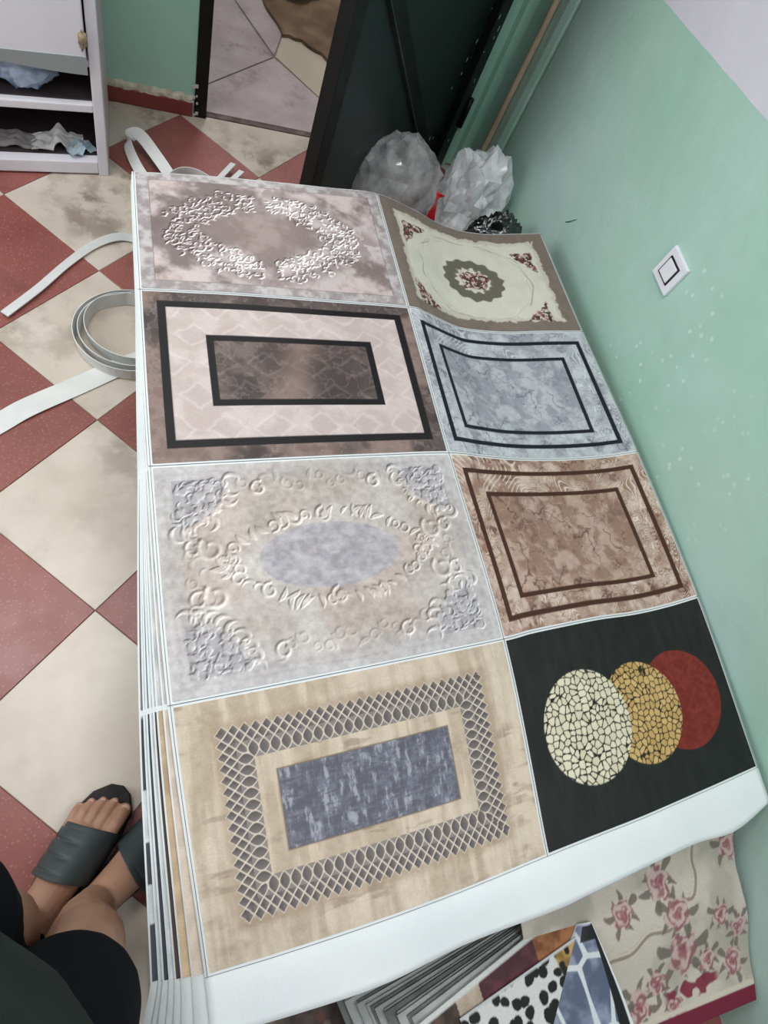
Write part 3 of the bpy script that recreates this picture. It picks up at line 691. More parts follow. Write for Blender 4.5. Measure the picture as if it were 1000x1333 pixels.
def paint_lattice(s, t, W, H_):
    x, y = s * W, t * H_
    f = fbm(x * 1.0, y * .5, 22, 131); g = fbm(x * .55, y * 2.4, 34, 137, 4); g2 = fbm(x * 3.2, y * .35, 26, 139, 3)
    img = mixc((176, 160, 139), (198, 184, 165), ss(f * .5 + g2 * .5, .34, .64))
    img = over(img, (132, 116, 98), .55 * ss(g, .56, .70) * ss(fbm(x, y, 9, 143), .40, .62)); img += ((fbm(x, y, 90, 147, 2) - .5) * 16)[..., None]
    img = over(img, (208, 190, 168), .4 * ss(g2, .60, .72))
    ix0, ix1, iy0, iy1 = .184 * W, .803 * W, .262 * H_, .725 * H_; bw = .050; bh = .050
    dx = np.maximum(ix0 - x, x - ix1) / bw; dy = np.maximum(iy0 - y, y - iy1) / bh
    q = np.maximum(dx, dy); horiz = dy >= dx
    lam = (ix1 - ix0 + .002) / 21.0; lamv = (iy1 - iy0) / 10.0
    p = np.where(horiz, (x - ix0) / lam, (y - iy0) / lamv)
    zone = q < .52
    bulge = .54 * np.sin(np.clip(q / .52, 0, 1) * math.pi)
    fr = (p + .5) - np.floor(p + .5); c = np.abs(fr - .5)
    # ellipses that interlace with their half-step neighbours
    l1 = np.abs(np.abs(fr - .5) - bulge * .92); fr2 = (p + .5) - np.floor(p + .5); l2 = np.abs(np.abs(fr2 - .5) - bulge * .92)
    le = np.where(np.abs(fr - .5) < bulge * .92 + .2, l1, l1)
    qq = (q - .52) / .58 * 3.0
    d1 = (p + qq * .5) ; d2 = (p - qq * .5)
    m1 = np.abs(d1 - np.round(d1)); m2 = np.abs(d2 - np.round(d2)); ld = np.minimum(m1, m2)
    # half-step diagonals make small diamonds
    line = np.where(zone, ss(.10 - le, 0, .07), ss(.12 - ld, 0, .07))
    a1 = d1 - np.floor(d1); a2 = d2 - np.floor(d2)
    cell_shade = np.where(zone, np.where(np.abs(fr - .5) < bulge * .92, .25 + .5 * fr, .9), .05 + .85 * (a1 * .6 + a2 * .4))
        # ragged outer edge: only whole diamonds
    inside = (q > 0) & (zone | (np.floor(d1) - np.floor(d2) <= 2))
    dark = mixc((58, 54, 54), (136, 128, 124), np.clip(cell_shade, 0, 1))
    lat = over(dark, (204, 191, 175), line)
    soft = inside.astype(float)
    img = over(img, (150, 130, 108), .5 * ss(1.35 - q, 0, .3) * ss(q, .9, 1.0))
    img = img * (1 - soft[..., None]) + lat * soft[..., None]
    r = (.236 * W, .332 * H_, .750 * W, .655 * H_)
    d = np.minimum.reduce([x - r[0], r[2] - x, y - r[1], r[3] - y])
    st = fbm(x * 3.0, y * .9, 46, 151, 4, .7); st2 = fbm(x * .8, y * 3, 40, 157, 4, .7)
    sl = mixc((84, 85, 96), (118, 120, 132), ss(st * .5 + st2 * .5, .36, .64)); sl = over(sl, (172, 172, 178), .6 * ss(st, .58, .70)); sl = over(sl, (60, 60, 70), .5 * ss(st2, .6, .72))
    img = img * (1 - ss(d, 0, .0015)[..., None]) + sl * ss(d, 0, .0015)[..., None]
    img = over(img, (88, 74, 62), .7 * np.exp(-(d / .0012)**2))
    return img
def paint_circles(s, t, W, H_):
    x, y = s * W, t * H_
    img = np.zeros(x.shape + (3,)) + (25, 27, 25); img += ((fbm(x, y * .4, 60, 161, 3) - .5) * 16)[..., None]; img += ((fbm(x * 4, y * .3, 60, 165, 2) - .5) * 8)[..., None]
    def mosaic(cols, sd, sc):
        f1, f2, idv = voronoi(x, y, sc, sd); gapm = ss(f2 - f1, .10, .17)
        n = fbm(x, y, 50, sd + 2, 2); c = mixc(cols[0], cols[1], np.clip(idv * .7 + n * .3, 0, 1)); return over(np.zeros_like(c) + (30, 26, 20), c, gapm)
    def circ(cx, cy, r): return ss(r - np.hypot(x - cx, y - cy), -.001, .001)
    img = over(img, (112, 36, 28), circ(.752 * W, .525 * H_, .101)); img += (circ(.752 * W, .525 * H_, .101) * (fbm(x, y, 120, 171, 2) - .5) * 26)[..., None]
    m = circ(.545 * W, .530 * H_, .098); img = img * (1 - m[..., None]) + mosaic(((176, 142, 84), (206, 174, 116)), 5, 78) * m[..., None]
    m = circ(.272 * W, .520 * H_, .103); img = img * (1 - m[..., None]) + mosaic(((196, 188, 160), (218, 212, 188)), 9, 74) * m[..., None]
    return img

def print_mat(name, rough=0.55):
    if name in MATS: return MATS[name]
    m = bpy.data.materials.new(name); m.use_nodes = True; nt = m.node_tree; b = nt.nodes['Principled BSDF']
    a = nt.nodes.new('ShaderNodeVertexColor'); a.layer_name = 'Col'
    geo = nt.nodes.new('ShaderNodeNewGeometry'); n = nt.nodes.new('ShaderNodeTexNoise'); n.inputs['Scale'].default_value = 420; n.inputs['Detail'].default_value = 2
    nt.links.new(geo.outputs['Position'], n.inputs['Vector'])
    mr = nt.nodes.new('ShaderNodeMapRange'); mr.inputs[3].default_value = 0.80; mr.inputs[4].default_value = 1.14; nt.links.new(n.outputs['Fac'], mr.inputs[0])
    h = nt.nodes.new('ShaderNodeHueSaturation'); nt.links.new(mr.outputs[0], h.inputs['Value']); nt.links.new(a.outputs['Color'], h.inputs['Color'])
    nt.links.new(h.outputs['Color'], b.inputs['Base Color'])
    b.inputs['Roughness'].default_value = rough; b.inputs['Specular IOR Level'].default_value = 0.3
    bp = nt.nodes.new('ShaderNodeBump'); bp.inputs['Strength'].default_value = 0.08; bp.inputs['Distance'].default_value = 0.002
    nt.links.new(n.outputs['Fac'], bp.inputs['Height']); nt.links.new(bp.outputs['Normal'], b.inputs['Normal'])
    MATS[name] = m; return m
m_print = print_mat('printed_velour')
m_hem = mat('white_sheet_fabric', (216, 221, 222), (224, 228, 228), scale=6, rough=0.6, bump=0.05, bscale=200)

# ---- top sheet
top = link('printed_sheet', None) if False else None
U, V = np.meshgrid(np.linspace(-0.0, 2.0, 100), np.concatenate([np.linspace(0, 4, 100), np.linspace(4.1, 5, 9)]))
base_pts = surf(U, V); base_pts[..., 2] -= 0.0008
# white margin left of the prints
left_ext = base_pts[:, :1] + (base_pts[:, :1] - base_pts[:, 1:2]) * 0.0
top = link('printed_sheet', grid_mesh('printed_sheet', base_pts, thick=0.0025), m_hem)
tag(top, 'top uncut white sheet printed with eight mat designs, on top of the pile', 'printed sheet', 'uncut printed sheets in the pile')
PANELS = [
 (0, 0, paint_silver, 'mauve grey mat print with silver leaf ornament'), (1, 0, paint_rose, 'cream mat print with taupe border, oval ring and burgundy flowers'),
 (0, 1, paint_snake, 'pink snakeskin mat print with two black frames'), (1, 1, paint_grey_marble, 'blue grey marble mat print with two black frames'),
 (0, 2, paint_medallion, 'pale grey mat print with embossed oval medallion'), (1, 2, paint_brown_marble, 'brown marble mat print with two dark brown frames'),
 (0, 3, paint_lattice, 'tan mat print with lattice border and slate blue centre'), (1, 3, paint_circles, 'black mat print with cream, gold and dark red discs')]
for ci, ri, painter, lab in PANELS:
    W, H_ = (0.575 if ci == 0 else 0.525), (0.36, 0.395, 0.405, 0.365)[ri]
    res = 0.0018 if ri < 1 else (0.0011 if (ci, ri) == (0, 3) else 0.0016)
    nx, ny = int(W / res), int(H_ / res)
    s, t = np.meshgrid(np.linspace(0, 1, nx), np.linspace(0, 1, ny))
    mu0 = 0.013 if ci == 0 else 0.007; mu1 = 0.007 if ci == 0 else 0.012; mv0 = 0.011; mv1 = 0.011
    img = painter(s, t, W, H_)
    pts = surf(ci + mu0 + s * (1 - mu0 - mu1), ri + mv0 + t * (1 - mv0 - mv1)); pts[..., 2] += 0.0004
    o = link('mat_print', grid_mesh('mat_print', pts, img), m_print, top); o['label'] = lab
# printed hairlines between the mats
m_hair = mat('grey_cut_line', (104, 104, 108), rough=0.7)
def hairline(us, vs_, du, dv):
    a = surf(us - du, vs_ - dv); b = surf(us + du, vs_ + dv); pts = np.stack([a, b], 0); pts[..., 2] += 0.0003
    link('cut_line', grid_mesh('cut_line', pts), m_hair, top)
n = np.linspace(0, 1, 120)
for v in (1, 2, 3, 4): hairline(n * 2, np.full(120, float(v)), 0, 0.0016)
hairline(np.full(120, 1.0), n * 4, 0.0011, 0); hairline(np.full(120, 0.0065), n * 4, 0.0008, 0); hairline(np.full(120, 1.9945), n * 4, 0.0008, 0)

# ---- sheets lower in the pile, each slipped a little further out on the left
GREY, TAN, BRN, NAVY, PALE = (150, 142, 142), (180, 156, 126), (62, 46, 42), (48, 52, 64), (196, 200, 204)
LOW = [  # shift at far / second / third / last row (metres), strip colours of the four rows, label
 ((.001, .001, .004, .007, .016), ((176, 160, 156), (190, 178, 174), (186, 180, 178), (196, 180, 164)), 'second printed sheet from the top, beige mottled strip showing at its left edge'),
 ((.001, .002, .007, .016, .029), (GREY, (170, 166, 166), (186, 184, 184), TAN), 'third printed sheet from the top, tan strip showing at its left edge'),
 ((.002, .003, .009, .021, .037), (PALE, PALE, (178, 180, 186), BRN), 'fourth printed sheet from the top, dark brown strip showing at its left edge'),
 ((.002, .003, .011, .026, .044), (PALE, (190, 194, 200), PALE, (190, 194, 198)), 'fifth printed sheet from the top, pale grey strip showing at its left edge'),
 ((.003, .004, .013, .031, .052), (PALE, (160, 164, 172), (120, 124, 134), NAVY), 'sixth printed sheet from the top, navy strip showing at its left edge'),
 ((.003, .005, .015, .035, .057), (PALE, PALE, (180, 186, 192), (176, 184, 190)), 'seventh printed sheet from the top, plain pale strip showing at its left edge'),
 ((.003, .006, .018, .041, .067), (PALE, GREY, (120, 112, 116), 'blocks'), 'lowest fanned out printed sheet, dark blocks showing at its left edge')]
gapz = 0.0058
for k, (sh, cols, lab) in enumerate(LOW):
    nvr = 46
    vv = np.concatenate([np.linspace(0, 4, nvr), np.linspace(4.25, 5, 4)]); uu = np.linspace(0, 2, 34)
    U, V = np.meshgrid(uu, vv); p = surf(U, V)
    shv = np.interp(V, [0, 1, 2, 3, 4, 5], list(sh) + [sh[-1] + .003 * k + .004])
    rg = np.random.RandomState(40 + k)
    p[..., 0] -= shv * np.clip(1.0 - U * 1.1, 0, 1)
    p[..., 2] -= gapz * (k + 1) + 0.002
    p[..., 1] += 0.0012 * (k + 1) * np.interp(V, [0, .3, 4, 5], [-.6, 0, 0, 0.9])
    o = link('printed_sheet', grid_mesh('printed_sheet', p, thick=0.0025), m_hem)
    tag(o, lab, 'printed sheet', 'uncut printed sheets in the pile')
    for ri in range(4):
        c = cols[ri]
        s, t = np.meshgrid(np.linspace(0, 1, 50), np.linspace(0, 1, 120))
        uu_ = 0.0042 + s * 0.25; vv_ = ri + 0.011 + t * 0.978
        q = surf(uu_, vv_); shq = np.interp(vv_, [0, 1, 2, 3, 4, 5], list(sh) + [sh[-1]])
        q[..., 0] -= shq * np.clip(1.0 - uu_ * 1.1, 0, 1); q[..., 2] -= gapz * (k + 1) + 0.0012
        if c == 'blocks':
            tt = t; img = np.zeros(t.shape + (3,)) + (188, 194, 198)
            img = over(img, (54, 56, 66), ((tt < .30) | ((tt > .50) & (tt < .66)) | (tt > .80)).astype(float) * ss(tt, 0.0, .02))
        else:
            img = np.zeros(t.shape + (3,)) + np.array(c, float)
        x, y = s * .15, t * .4
        img = img * (0.86 + .28 * fbm(x, y, 40, 200 + k * 7 + ri, 3))[..., None]
        w_ = link('mat_print', grid_mesh('mat_print', q, img), m_print, o)
# the low bench that carries the pile
m_wood = mat('raw_wood', (128, 98, 68), (154, 122, 88), scale=14, rough=0.8)
bench = empty('low_bench', (0.6, 0.5, 0), 'low wooden bench carrying the pile of printed sheets', 'bench')
uu = np.linspace(0.26, 1.93, 30); vv = np.linspace(0.12, 3.85, 40); U, V = np.meshgrid(uu, vv); p = surf(U, V); p[..., 2] -= gapz * 8 + 0.010
adopt(link('bench_top', grid_mesh('bench_top', p, thick=0.025), m_wood), bench)
for bx, by in ((0.22, 1.16), (0.98, 1.16), (0.26, -0.08), (1.02, -0.05), (0.24, 0.55), (1.0, 0.55)):
    adopt(box('leg', (bx - .025, by - .025, 0), (bx + .025, by + .025, 0.27), m_wood, None, 0.003), bench)

# ------------------------------------------------------------------ lower mats and sheets showing under the near edge
def quad_sheet(name, c00, c10, c11, c01, nx, ny, thick, material, painter=None, bend=None, label=None, cat=None, group=None):
    """c00,c10 far-left/far-right, c01,c11 near; bilinear patch with optional bend(P,s,t)"""
    s, t = np.meshgrid(np.linspace(0, 1, nx), np.linspace(0, 1, ny)); s3, t3 = s[..., None], t[..., None]
    c00, c10, c11, c01 = map(np.array, (c00, c10, c11, c01))
    P_ = (c00 * (1 - s3) + c10 * s3) * (1 - t3) + (c01 * (1 - s3) + c11 * s3) * t3
    if bend is not None: P_ = bend(P_, s, t)
    img = painter(P_[..., 0], P_[..., 1], s, t) if painter else None
    if img is not None and thick:      # back side keeps the same print
        img = np.concatenate([img.reshape(-1, 3), np.zeros((nx * ny, 3)) + (196, 200, 200)])
    o = link(name, grid_mesh(name, P_, img, thick=thick), material)
    if label: tag(o, label, cat, group)
    return o
ROSES = [(.957, -.427, .040), (.947, -.357, .032), (.843, -.492, .030), (.889, -.465, .022), (.913, -.295, .032), (.818, -.327, .026), (1.105, -.262, .028), (1.056, -.382, .022),
         (1.085, -.475, .026), (.925, -.512, .020), (1.105, -.414, .022), (1.02, -.455, .022), (.79, -.50, .026)]
RIB = catmull([(.70, -.41), (.774, -.396), (.828, -.395), (.872, -.373), (.925, -.376), (.956, -.352), (.966, -.334), (.991, -.333), (1.006, -.301), (1.004, -.266), (1.02, -.20)], 6)
def paint_floral(X, Y, s, t):
    f = fbm(X, Y, 14, 301); img = mixc((176, 168, 156), (202, 192, 180), ss(f, .35, .65))
    dr = np.full(X.shape, 9.0); sd = np.zeros(X.shape)
    for a, b in zip(RIB, RIB[1:]):
        ab = b - a; tt = np.clip(((X - a[0]) * ab[0] + (Y - a[1]) * ab[1]) / (ab @ ab), 0, 1); d = np.hypot(X - a[0] - tt * ab[0], Y - a[1] - tt * ab[1])
        side = np.sign((X - a[0]) * ab[1] - (Y - a[1]) * ab[0]); n = d < dr; sd = np.where(n, d * side, sd); dr = np.minimum(dr, d)
    img = over(img, (150, 134, 116), ss(.007 - dr, 0, .002)); img = over(img, (204, 194, 178), ss(.004 - np.abs(sd + .003), 0, .002) * (dr < .007))
    n1 = fbm(X, Y, 60, 311, 2)
    for k, (cx, cy, r) in enumerate(ROSES):
        r = r * .95
        a = np.arctan2(Y - cy, X - cx); d = np.hypot(X - cx, (Y - cy)) / r
        # leaves
        lf = ss(1.55 + .35 * np.sin(a * 5 + k) - d, 0, .15) * ss(np.sin(a * 7 + 2 * k) + .8 * (n1 - .5), .1, .35) * (d > .8)
        img = over(img, (112, 102, 96), .85 * lf)
        petal = d + .16 * np.sin(a * 5 + d * 6 + k) + .5 * (n1 - .5)
        m = ss(1.0 - petal, 0, .10)
        sw = .5 + .5 * np.sin(d * 11 + np.sin(a * 3 + d * 4) * 1.6 + 5 * n1 + k)
        c = mixc((142, 92, 98), (200, 174, 170), ss(sw * .6 + 1.1 * (fbm(X, Y, 75, 351, 3) - .25), .25, .8)); c = over(c, (138, 62, 76), ss(.42 - d, 0, .25) * .6)
        img = over(img, c, m * .92)
    # burgundy border and the ragged band inside it
    e = Y + .548 + .03 * np.clip(1.02 - X, 0, 1) * 0
    img = over(img, (116, 32, 56), ss(.021 - e, 0, .002)); img = over(img, (206, 196, 180), ss(e - .020, 0, .003) * ss(.032 - e, 0, .003))
    rg = .02 * (fbm(X, Y, 50, 331, 2) - .5)
    img = over(img, (124, 40, 60), ss(.066 + rg - e, 0, .003) * ss(e - .044 + rg * 1.5, 0, .003) * ss(X, .90, .92) * ss(1.05 - X, 0, .02) * .9)
    return img
def bend_floral(P_, s, t):
    P_ = P_.copy(); y = P_[..., 1]; P_[..., 2] = .14 + .333 * (np.minimum(y, -.15) + .52) + .006 * np.sin(y * 30)
    xr = np.interp(y, [-.56, -.52, -.476, -.411, -.356, -.312, -.249, -.1], [1.128, 1.134, 1.135, 1.135, 1.122, 1.118, 1.126, 1.12])
    P_[..., 0] = .60 + (xr - .60) * s
    return P_
quad_sheet('floral_sheet', (.6, -.14, .2), (1.12, -.14, .2), (1.12, -.555, .14), (.6, -.555, .14), 240, 190, 0.002, m_print, paint_floral, bend_floral,
           'pinkish floral printed sheet with burgundy border against the green wall', 'printed sheet')

def paint_patch(X, Y, s, t):
    f = fbm(X, Y, 26, 401); g = fbm(X, Y, 60, 405, 3)
    cols = [((54, 44, 38), (92, 74, 62)), ((172, 156, 138), (188, 172, 154)), ((70, 36, 44), (96, 54, 62)), ((116, 70, 40), (164, 112, 74))]
    img = np.zeros(X.shape + (3,)) + (60, 50, 44)
    for k, (a, b) in enumerate(((0, .22), (.22, .36), (.36, .72), (.72, 1.01))):
        c = mixc(cols[k][0], cols[k][1], ss(f * .5 + g * .5, .35, .65)); sk = s + .22 * (t - .1); img = over(img, c, ((sk >= a) & (sk < b)).astype(float))
    img = np.where((sk >= 1.0)[..., None], mixc((120, 76, 44), (170, 118, 78), ss(f, .35, .65)), img)
    return over(img, (206, 210, 206), ss(.035 - t, 0, .012))
def paint_cow(X, Y, s, t):
    f1 = fbm(X, Y, 34, 411, 2); img = np.zeros(X.shape + (3,)) + (206, 206, 204)
    v1, v2, idv = voronoi(X + .01 * (f1 - .5), Y + .01 * (f1 - .5), 42, 415)
    img = over(img, (24, 22, 22), ss(.40 - v1 + .25 * (f1 - .5), 0, .05))
    g = fbm(X, Y, 22, 417); gold = mixc((112, 84, 34), (190, 156, 92), ss(g, .35, .65)); gold = over(gold, (26, 22, 16), ss(fbm(X, Y, 30, 421, 2), .58, .62))
    m = np.maximum(ss(s, .78, .80), ss(t, .33, .36)); img = img * (1 - m[..., None]) + gold * m[..., None]
    return over(img, (190, 196, 196), ss(.02 - t, 0, .01))
def paint_giraffe(X, Y, s, t):
    v1, v2, idv = voronoi(X, Y * .75, 17, 433, .85); n = fbm(X, Y, 40, 437, 3)
    img = mixc((84, 94, 116), (136, 144, 166), ss(n, .3, .7)); img = over(img, (204, 210, 212), ss(.13 - (v2 - v1), 0, .04))
    img = over(img, (200, 206, 208), ss(.05 - s, 0, .01)); m = ss(s, .86, .87) * ss(.97 - s, 0, .01) * ss(.75 - t, 0, .02); img = over(img, (22, 22, 24), m)
    img = over(img, (22, 22, 24), ss(.10 - t, 0, .01) * ss(t, 0.015, .02) * ss(s, .3, .35)); return over(img, (216, 220, 218), np.maximum(ss(s, .965, .975), ss(.015 - t, 0, .01)))
def paint_dark(X, Y, s, t):
    n = fbm(X, Y, 26, 441); v1, v2, idv = voronoi(X, Y, 30, 443); img = mixc((58, 48, 44), (96, 82, 74), ss(n, .35, .65))
    img = over(img, (120, 72, 66), .7 * ss(.30 - v1, 0, .1) * (idv > .55)); return over(img, (150, 136, 120), .6 * ss(.25 - v1, 0, .1) * (idv < .25))
quad_sheet('patterned_cloth', (-.02, -.16, .02), (.66, -.16, .03), (.62, -.66, .03), (.0, -.62, .012), 160, 120, 0.003, m_print, paint_dark,
           lambda P_, s, t: P_ + np.stack([0 * s, 0 * s, .006 * np.sin(14 * s + 5 * t)], -1) + np.array([0, 0, .006]), 'dark brown patterned cloth on the floor under the pile', 'cloth')
# fanned stack of plain edged mats: each one lower and set back
m_edge = [mat('mat_edge_pale', (178, 186, 182), (196, 202, 198), scale=30, rough=0.8), mat('mat_edge_dark', (112, 118, 114), (134, 140, 136), scale=30, rough=0.8)]
NF = 14
ORD = ['uppermost', 'second', 'third', 'fourth', 'fifth', 'sixth', 'seventh', 'eighth', 'ninth', 'tenth', 'eleventh', 'twelfth', 'thirteenth', 'lowest']
for k in range(NF):
    q = (k + 1) / NF           # 1 = lowest
    z = 0.204 - 0.0072 * (k + 1); jit = 0.006 * math.sin(k * 2.7)
    c00 = (.385 - .105 * q + jit, -.378 + .034 * q, z); c10 = (.690, -.288 + .006 * q, z)
    dirn = np.array([.27, -.80, 0]) / .844 * .24
    quad_sheet('plain_mat', c00, c10, tuple(np.array(c10) + dirn + np.array([-.05, 0, 0])), tuple(np.array(c00) + dirn), 10, 6, 0.0045, m_edge[1 if k % 3 == 1 else 0], None, None,
               'thin grey-edged mat, ' + ORD[k] + (' from the top' if 0 < k < NF - 1 else '') + ' in the fanned stack under the hem', 'mat', 'fanned mats under the hem')
quad_sheet('patchwork_mat', (.372, -.386, .208), (.700, -.286, .208), (.80, -.56, .205), (.50, -.66, .205), 180, 150, 0.003, m_print, paint_patch, None,
           'mat printed with brown, maroon and beige blocks on the fanned stack', 'mat')
quad_sheet('cow_print_mat', (.452, -.392, .214), (.700, -.336, .214), (.78, -.60, .212), (.55, -.68, .212), 150, 150, 0.003, m_print, paint_cow, None,
           'black and white cow print mat with gold border below the maroon block', 'mat')
quad_sheet('giraffe_print_mat', (.712, -.318, .222), (.736, -.318, .222), (.778, -.60, .220), (.455, -.60, .220), 150, 200, 0.004, m_print, paint_giraffe,
           lambda P_, s, t: P_ + np.stack([.012 * np.sin(t * 3.1) * (s - .2), 0 * s, -.012 * (1 - s)**3], -1), 'blue crackle print mat with white lines and black edge', 'mat')
# crate that holds the mats up
m_card = mat('cardboard', (150, 120, 88), (168, 138, 104), scale=8, rough=0.9)
cr = empty('cardboard_box', (.62, -.5, 0), 'low cardboard box under the loose mats', 'box')
prism_o = adopt(prism('box_body', [(.44, -.40), (.68, -.37), (.74, -.53), (.50, -.58)], 0.046, 0.097, m_card), cr)

# ------------------------------------------------------------------ white strips on the floor
m_strip = mat('white_fabric_strip', (206, 208, 206), (218, 219, 217), scale=12, rough=0.65)
ZU = (0, 0, 1)
# coil standing on its edge
pts, ups = [], []
cx, cy = -0.030, 1.118
NT = 2.94
for k in range(int(NT * 16) + 1):
    a = math.radians(305) - k / 16 * 2 * math.pi
    r = 0.138 - 0.0135 * (k / 16) + 0.004 * math.sin(a * 2 + k * .07)
    wob = 0.012 if k / 16 > 1.6 else 0
    pts.append((cx + r * math.cos(a) * (1.0 + wob), cy + r * math.sin(a) * 0.96 + wob, 0.021 + .001 * math.sin(k * .5))); ups.append((0.10 * math.cos(a), 0.10 * math.sin(a), 1))
tag(ribbon('fabric_strip', pts, 0.040, ups, m_strip, 0.0018, 3), 'loose coil of white fabric strip standing on edge beside the pile', 'strip', 'white fabric strips on the floor')
tag(ribbon('fabric_strip', [(-.40, .775, .004), (-.31, .852, .003), (-.255, .895, .006), (-.15, .965, .003), (-.05, 1.030, .004), (.03, 1.07, .004)], 0.050, [(-.6, .8, 0)] * 6, m_strip), 'wide flat white strip running from the coil to the left', 'strip', 'white fabric strips on the floor')
tag(ribbon('fabric_strip', [(-.318, 1.155, .010), (-.25, 1.245, .009), (-.19, 1.335, .008), (-.13, 1.41, .009), (-.075, 1.448, .013), (-.03, 1.455, .012), (.02, 1.43, .010)], 0.020,
           [(-.8, .55, .1)] * 3 + [(-.5, .8, .4), (-.3, .8, .6), (0, .7, .8), (0, .7, .8)], m_strip, 0.004), 'narrow white strip curving away above the coil', 'strip', 'white fabric strips on the floor')
tag(ribbon('fabric_strip', [(.055, 1.62, .012), (-.005, 1.72, .02), (-.035, 1.80, .045), (-.005, 1.815, .065), (.045, 1.75, .05), (.085, 1.69, .03), (.11, 1.62, .02)], 0.034,
           [(.5, .3, .8), (.5, .3, .8), (.3, .5, .8), (.1, .8, .6), (.6, .6, .4), (.7, .6, .3), (.7, .6, .3)], m_strip), 'white strip folded over itself behind the far left corner of the sheets', 'strip', 'white fabric strips on the floor')
tag(ribbon('fabric_strip', [(.02, 1.60, .03), (.085, 1.695, .045), (.14, 1.715, .05), (.20, 1.69, .045), (.25, 1.64, .03), (.30, 1.60, .01)], 0.030,
           [(0, -.3, 1)] * 6, m_strip), 'white strip bowed up along the far edge of the sheets', 'strip', 'white fabric strips on the floor')
for k in (0, 1):
    tag(ribbon('fabric_strip', [(.15 + .018 * k, 1.63 - .016 * k, .008 + .004 * k), (.20 + .020 * k, 1.71 - .020 * k, .012), (.272 + .024 * k, 1.815 - .028 * k, .024)], 0.019, [(.75, -.55, .25)] * 3, m_strip, 0.003),
        ('left' if k == 0 else 'right') + ' one of two short white strip ends sticking out behind the sheets', 'strip', 'white fabric strips on the floor')

# ------------------------------------------------------------------ white shelf unit
m_lam = mat('white_laminate', (208, 206, 214), (220, 218, 224), scale=5, rough=0.45)
m_lam_in = mat('dark_shelf_interior', (42, 34, 38), (58, 48, 52), scale=10, rough=0.8)
SX0, SX1, SY0, SY1 = -0.80, -0.088, 1.700, 1.975
she = empty('shelf_unit', (-.44, 1.83, 0), 'low white shelf unit with two open compartments beside the green wall', 'shelf unit')
def sbox(n, lo, hi, m, bev=0.003): return adopt(box(n, lo, hi, m, None, bev), she)
sbox('side_panel', (SX1 - .026, SY0, 0.0), (SX1, SY1, 0.92), m_lam); sbox('side_panel', (SX0, SY0, 0.0), (SX0 + .026, SY1, 0.92), m_lam)
sbox('bottom_board', (SX0 + .026, SY0 + .001, 0.006), (SX1 - .026, SY1 - .02, 0.042), m_lam)
sbox('shelf_board', (SX0 + .026, SY0 + .001, 0.186), (SX1 - .026, SY1 - .02, 0.206), m_lam)
sbox('shelf_board', (SX0 + .026, SY0 + .004, 0.300), (SX1 - .026, SY1 - .02, 0.316), m_lam)
sbox('dark_shelf_sheet', (SX0 + .027, SY0 + .03, 0.042), (SX1 - .027, SY1 - .021, 0.045), m_lam_in); sbox('dark_shelf_sheet', (SX0 + .027, SY0 + .02, 0.206), (SX1 - .027, SY1 - .021, 0.209), m_lam_in)  # thin dark sheets laid over the boards inside the compartments
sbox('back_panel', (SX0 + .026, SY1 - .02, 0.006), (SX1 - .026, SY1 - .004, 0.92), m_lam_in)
sbox('top_board', (SX0 - .006, SY0 - .006, 0.92), (SX1 + .006, SY1 + .004, 0.945), m_lam)
fp = sbox('front_panel', (SX0 + .028, SY0 - .010, 0.330), (SX1 - .030, SY0 + .006, 0.915), m_lam)
k_ = box('handle', (-.16, SY0 - .030, .60), (-.148, SY0 - .010, .72), m_steel, None, 0.003); k_.parent = fp
bm = bmesh.new(); rows = []   # bowed plastic lip under the front panel
for k in range(25):
    x = SX0 + .03 + k / 24 * (SX1 - SX0 - .06); sag = .014 * math.cos((k / 24 - .45) * 5.5) ; rows.append([bm.verts.new(p) for p in ((x, SY0 - .012, .334), (x, SY0 - .004, .300 + sag), (x, SY0 + .002, .302 + sag), (x, SY0 - .006, .336))])
for a, b_ in zip(rows, rows[1:]):
    for i in range(4): bm.faces.new((a[i], a[(i + 1) % 4], b_[(i + 1) % 4], b_[i]))
bm.faces.new(rows[0]); bm.faces.new(rows[-1]); adopt(from_bm('plastic_lip', bm, mat('grey_plastic_lip', (156, 164, 166), rough=0.4)), she)
adopt(blob('torn_edge', (SX1 - .034, SY0 - .012, .372), (.010, .004, .020), mat('torn_brown_board', (120, 104, 86), (176, 160, 130), scale=60, rough=0.95), 8, 3, 0.5, 4.0), she)

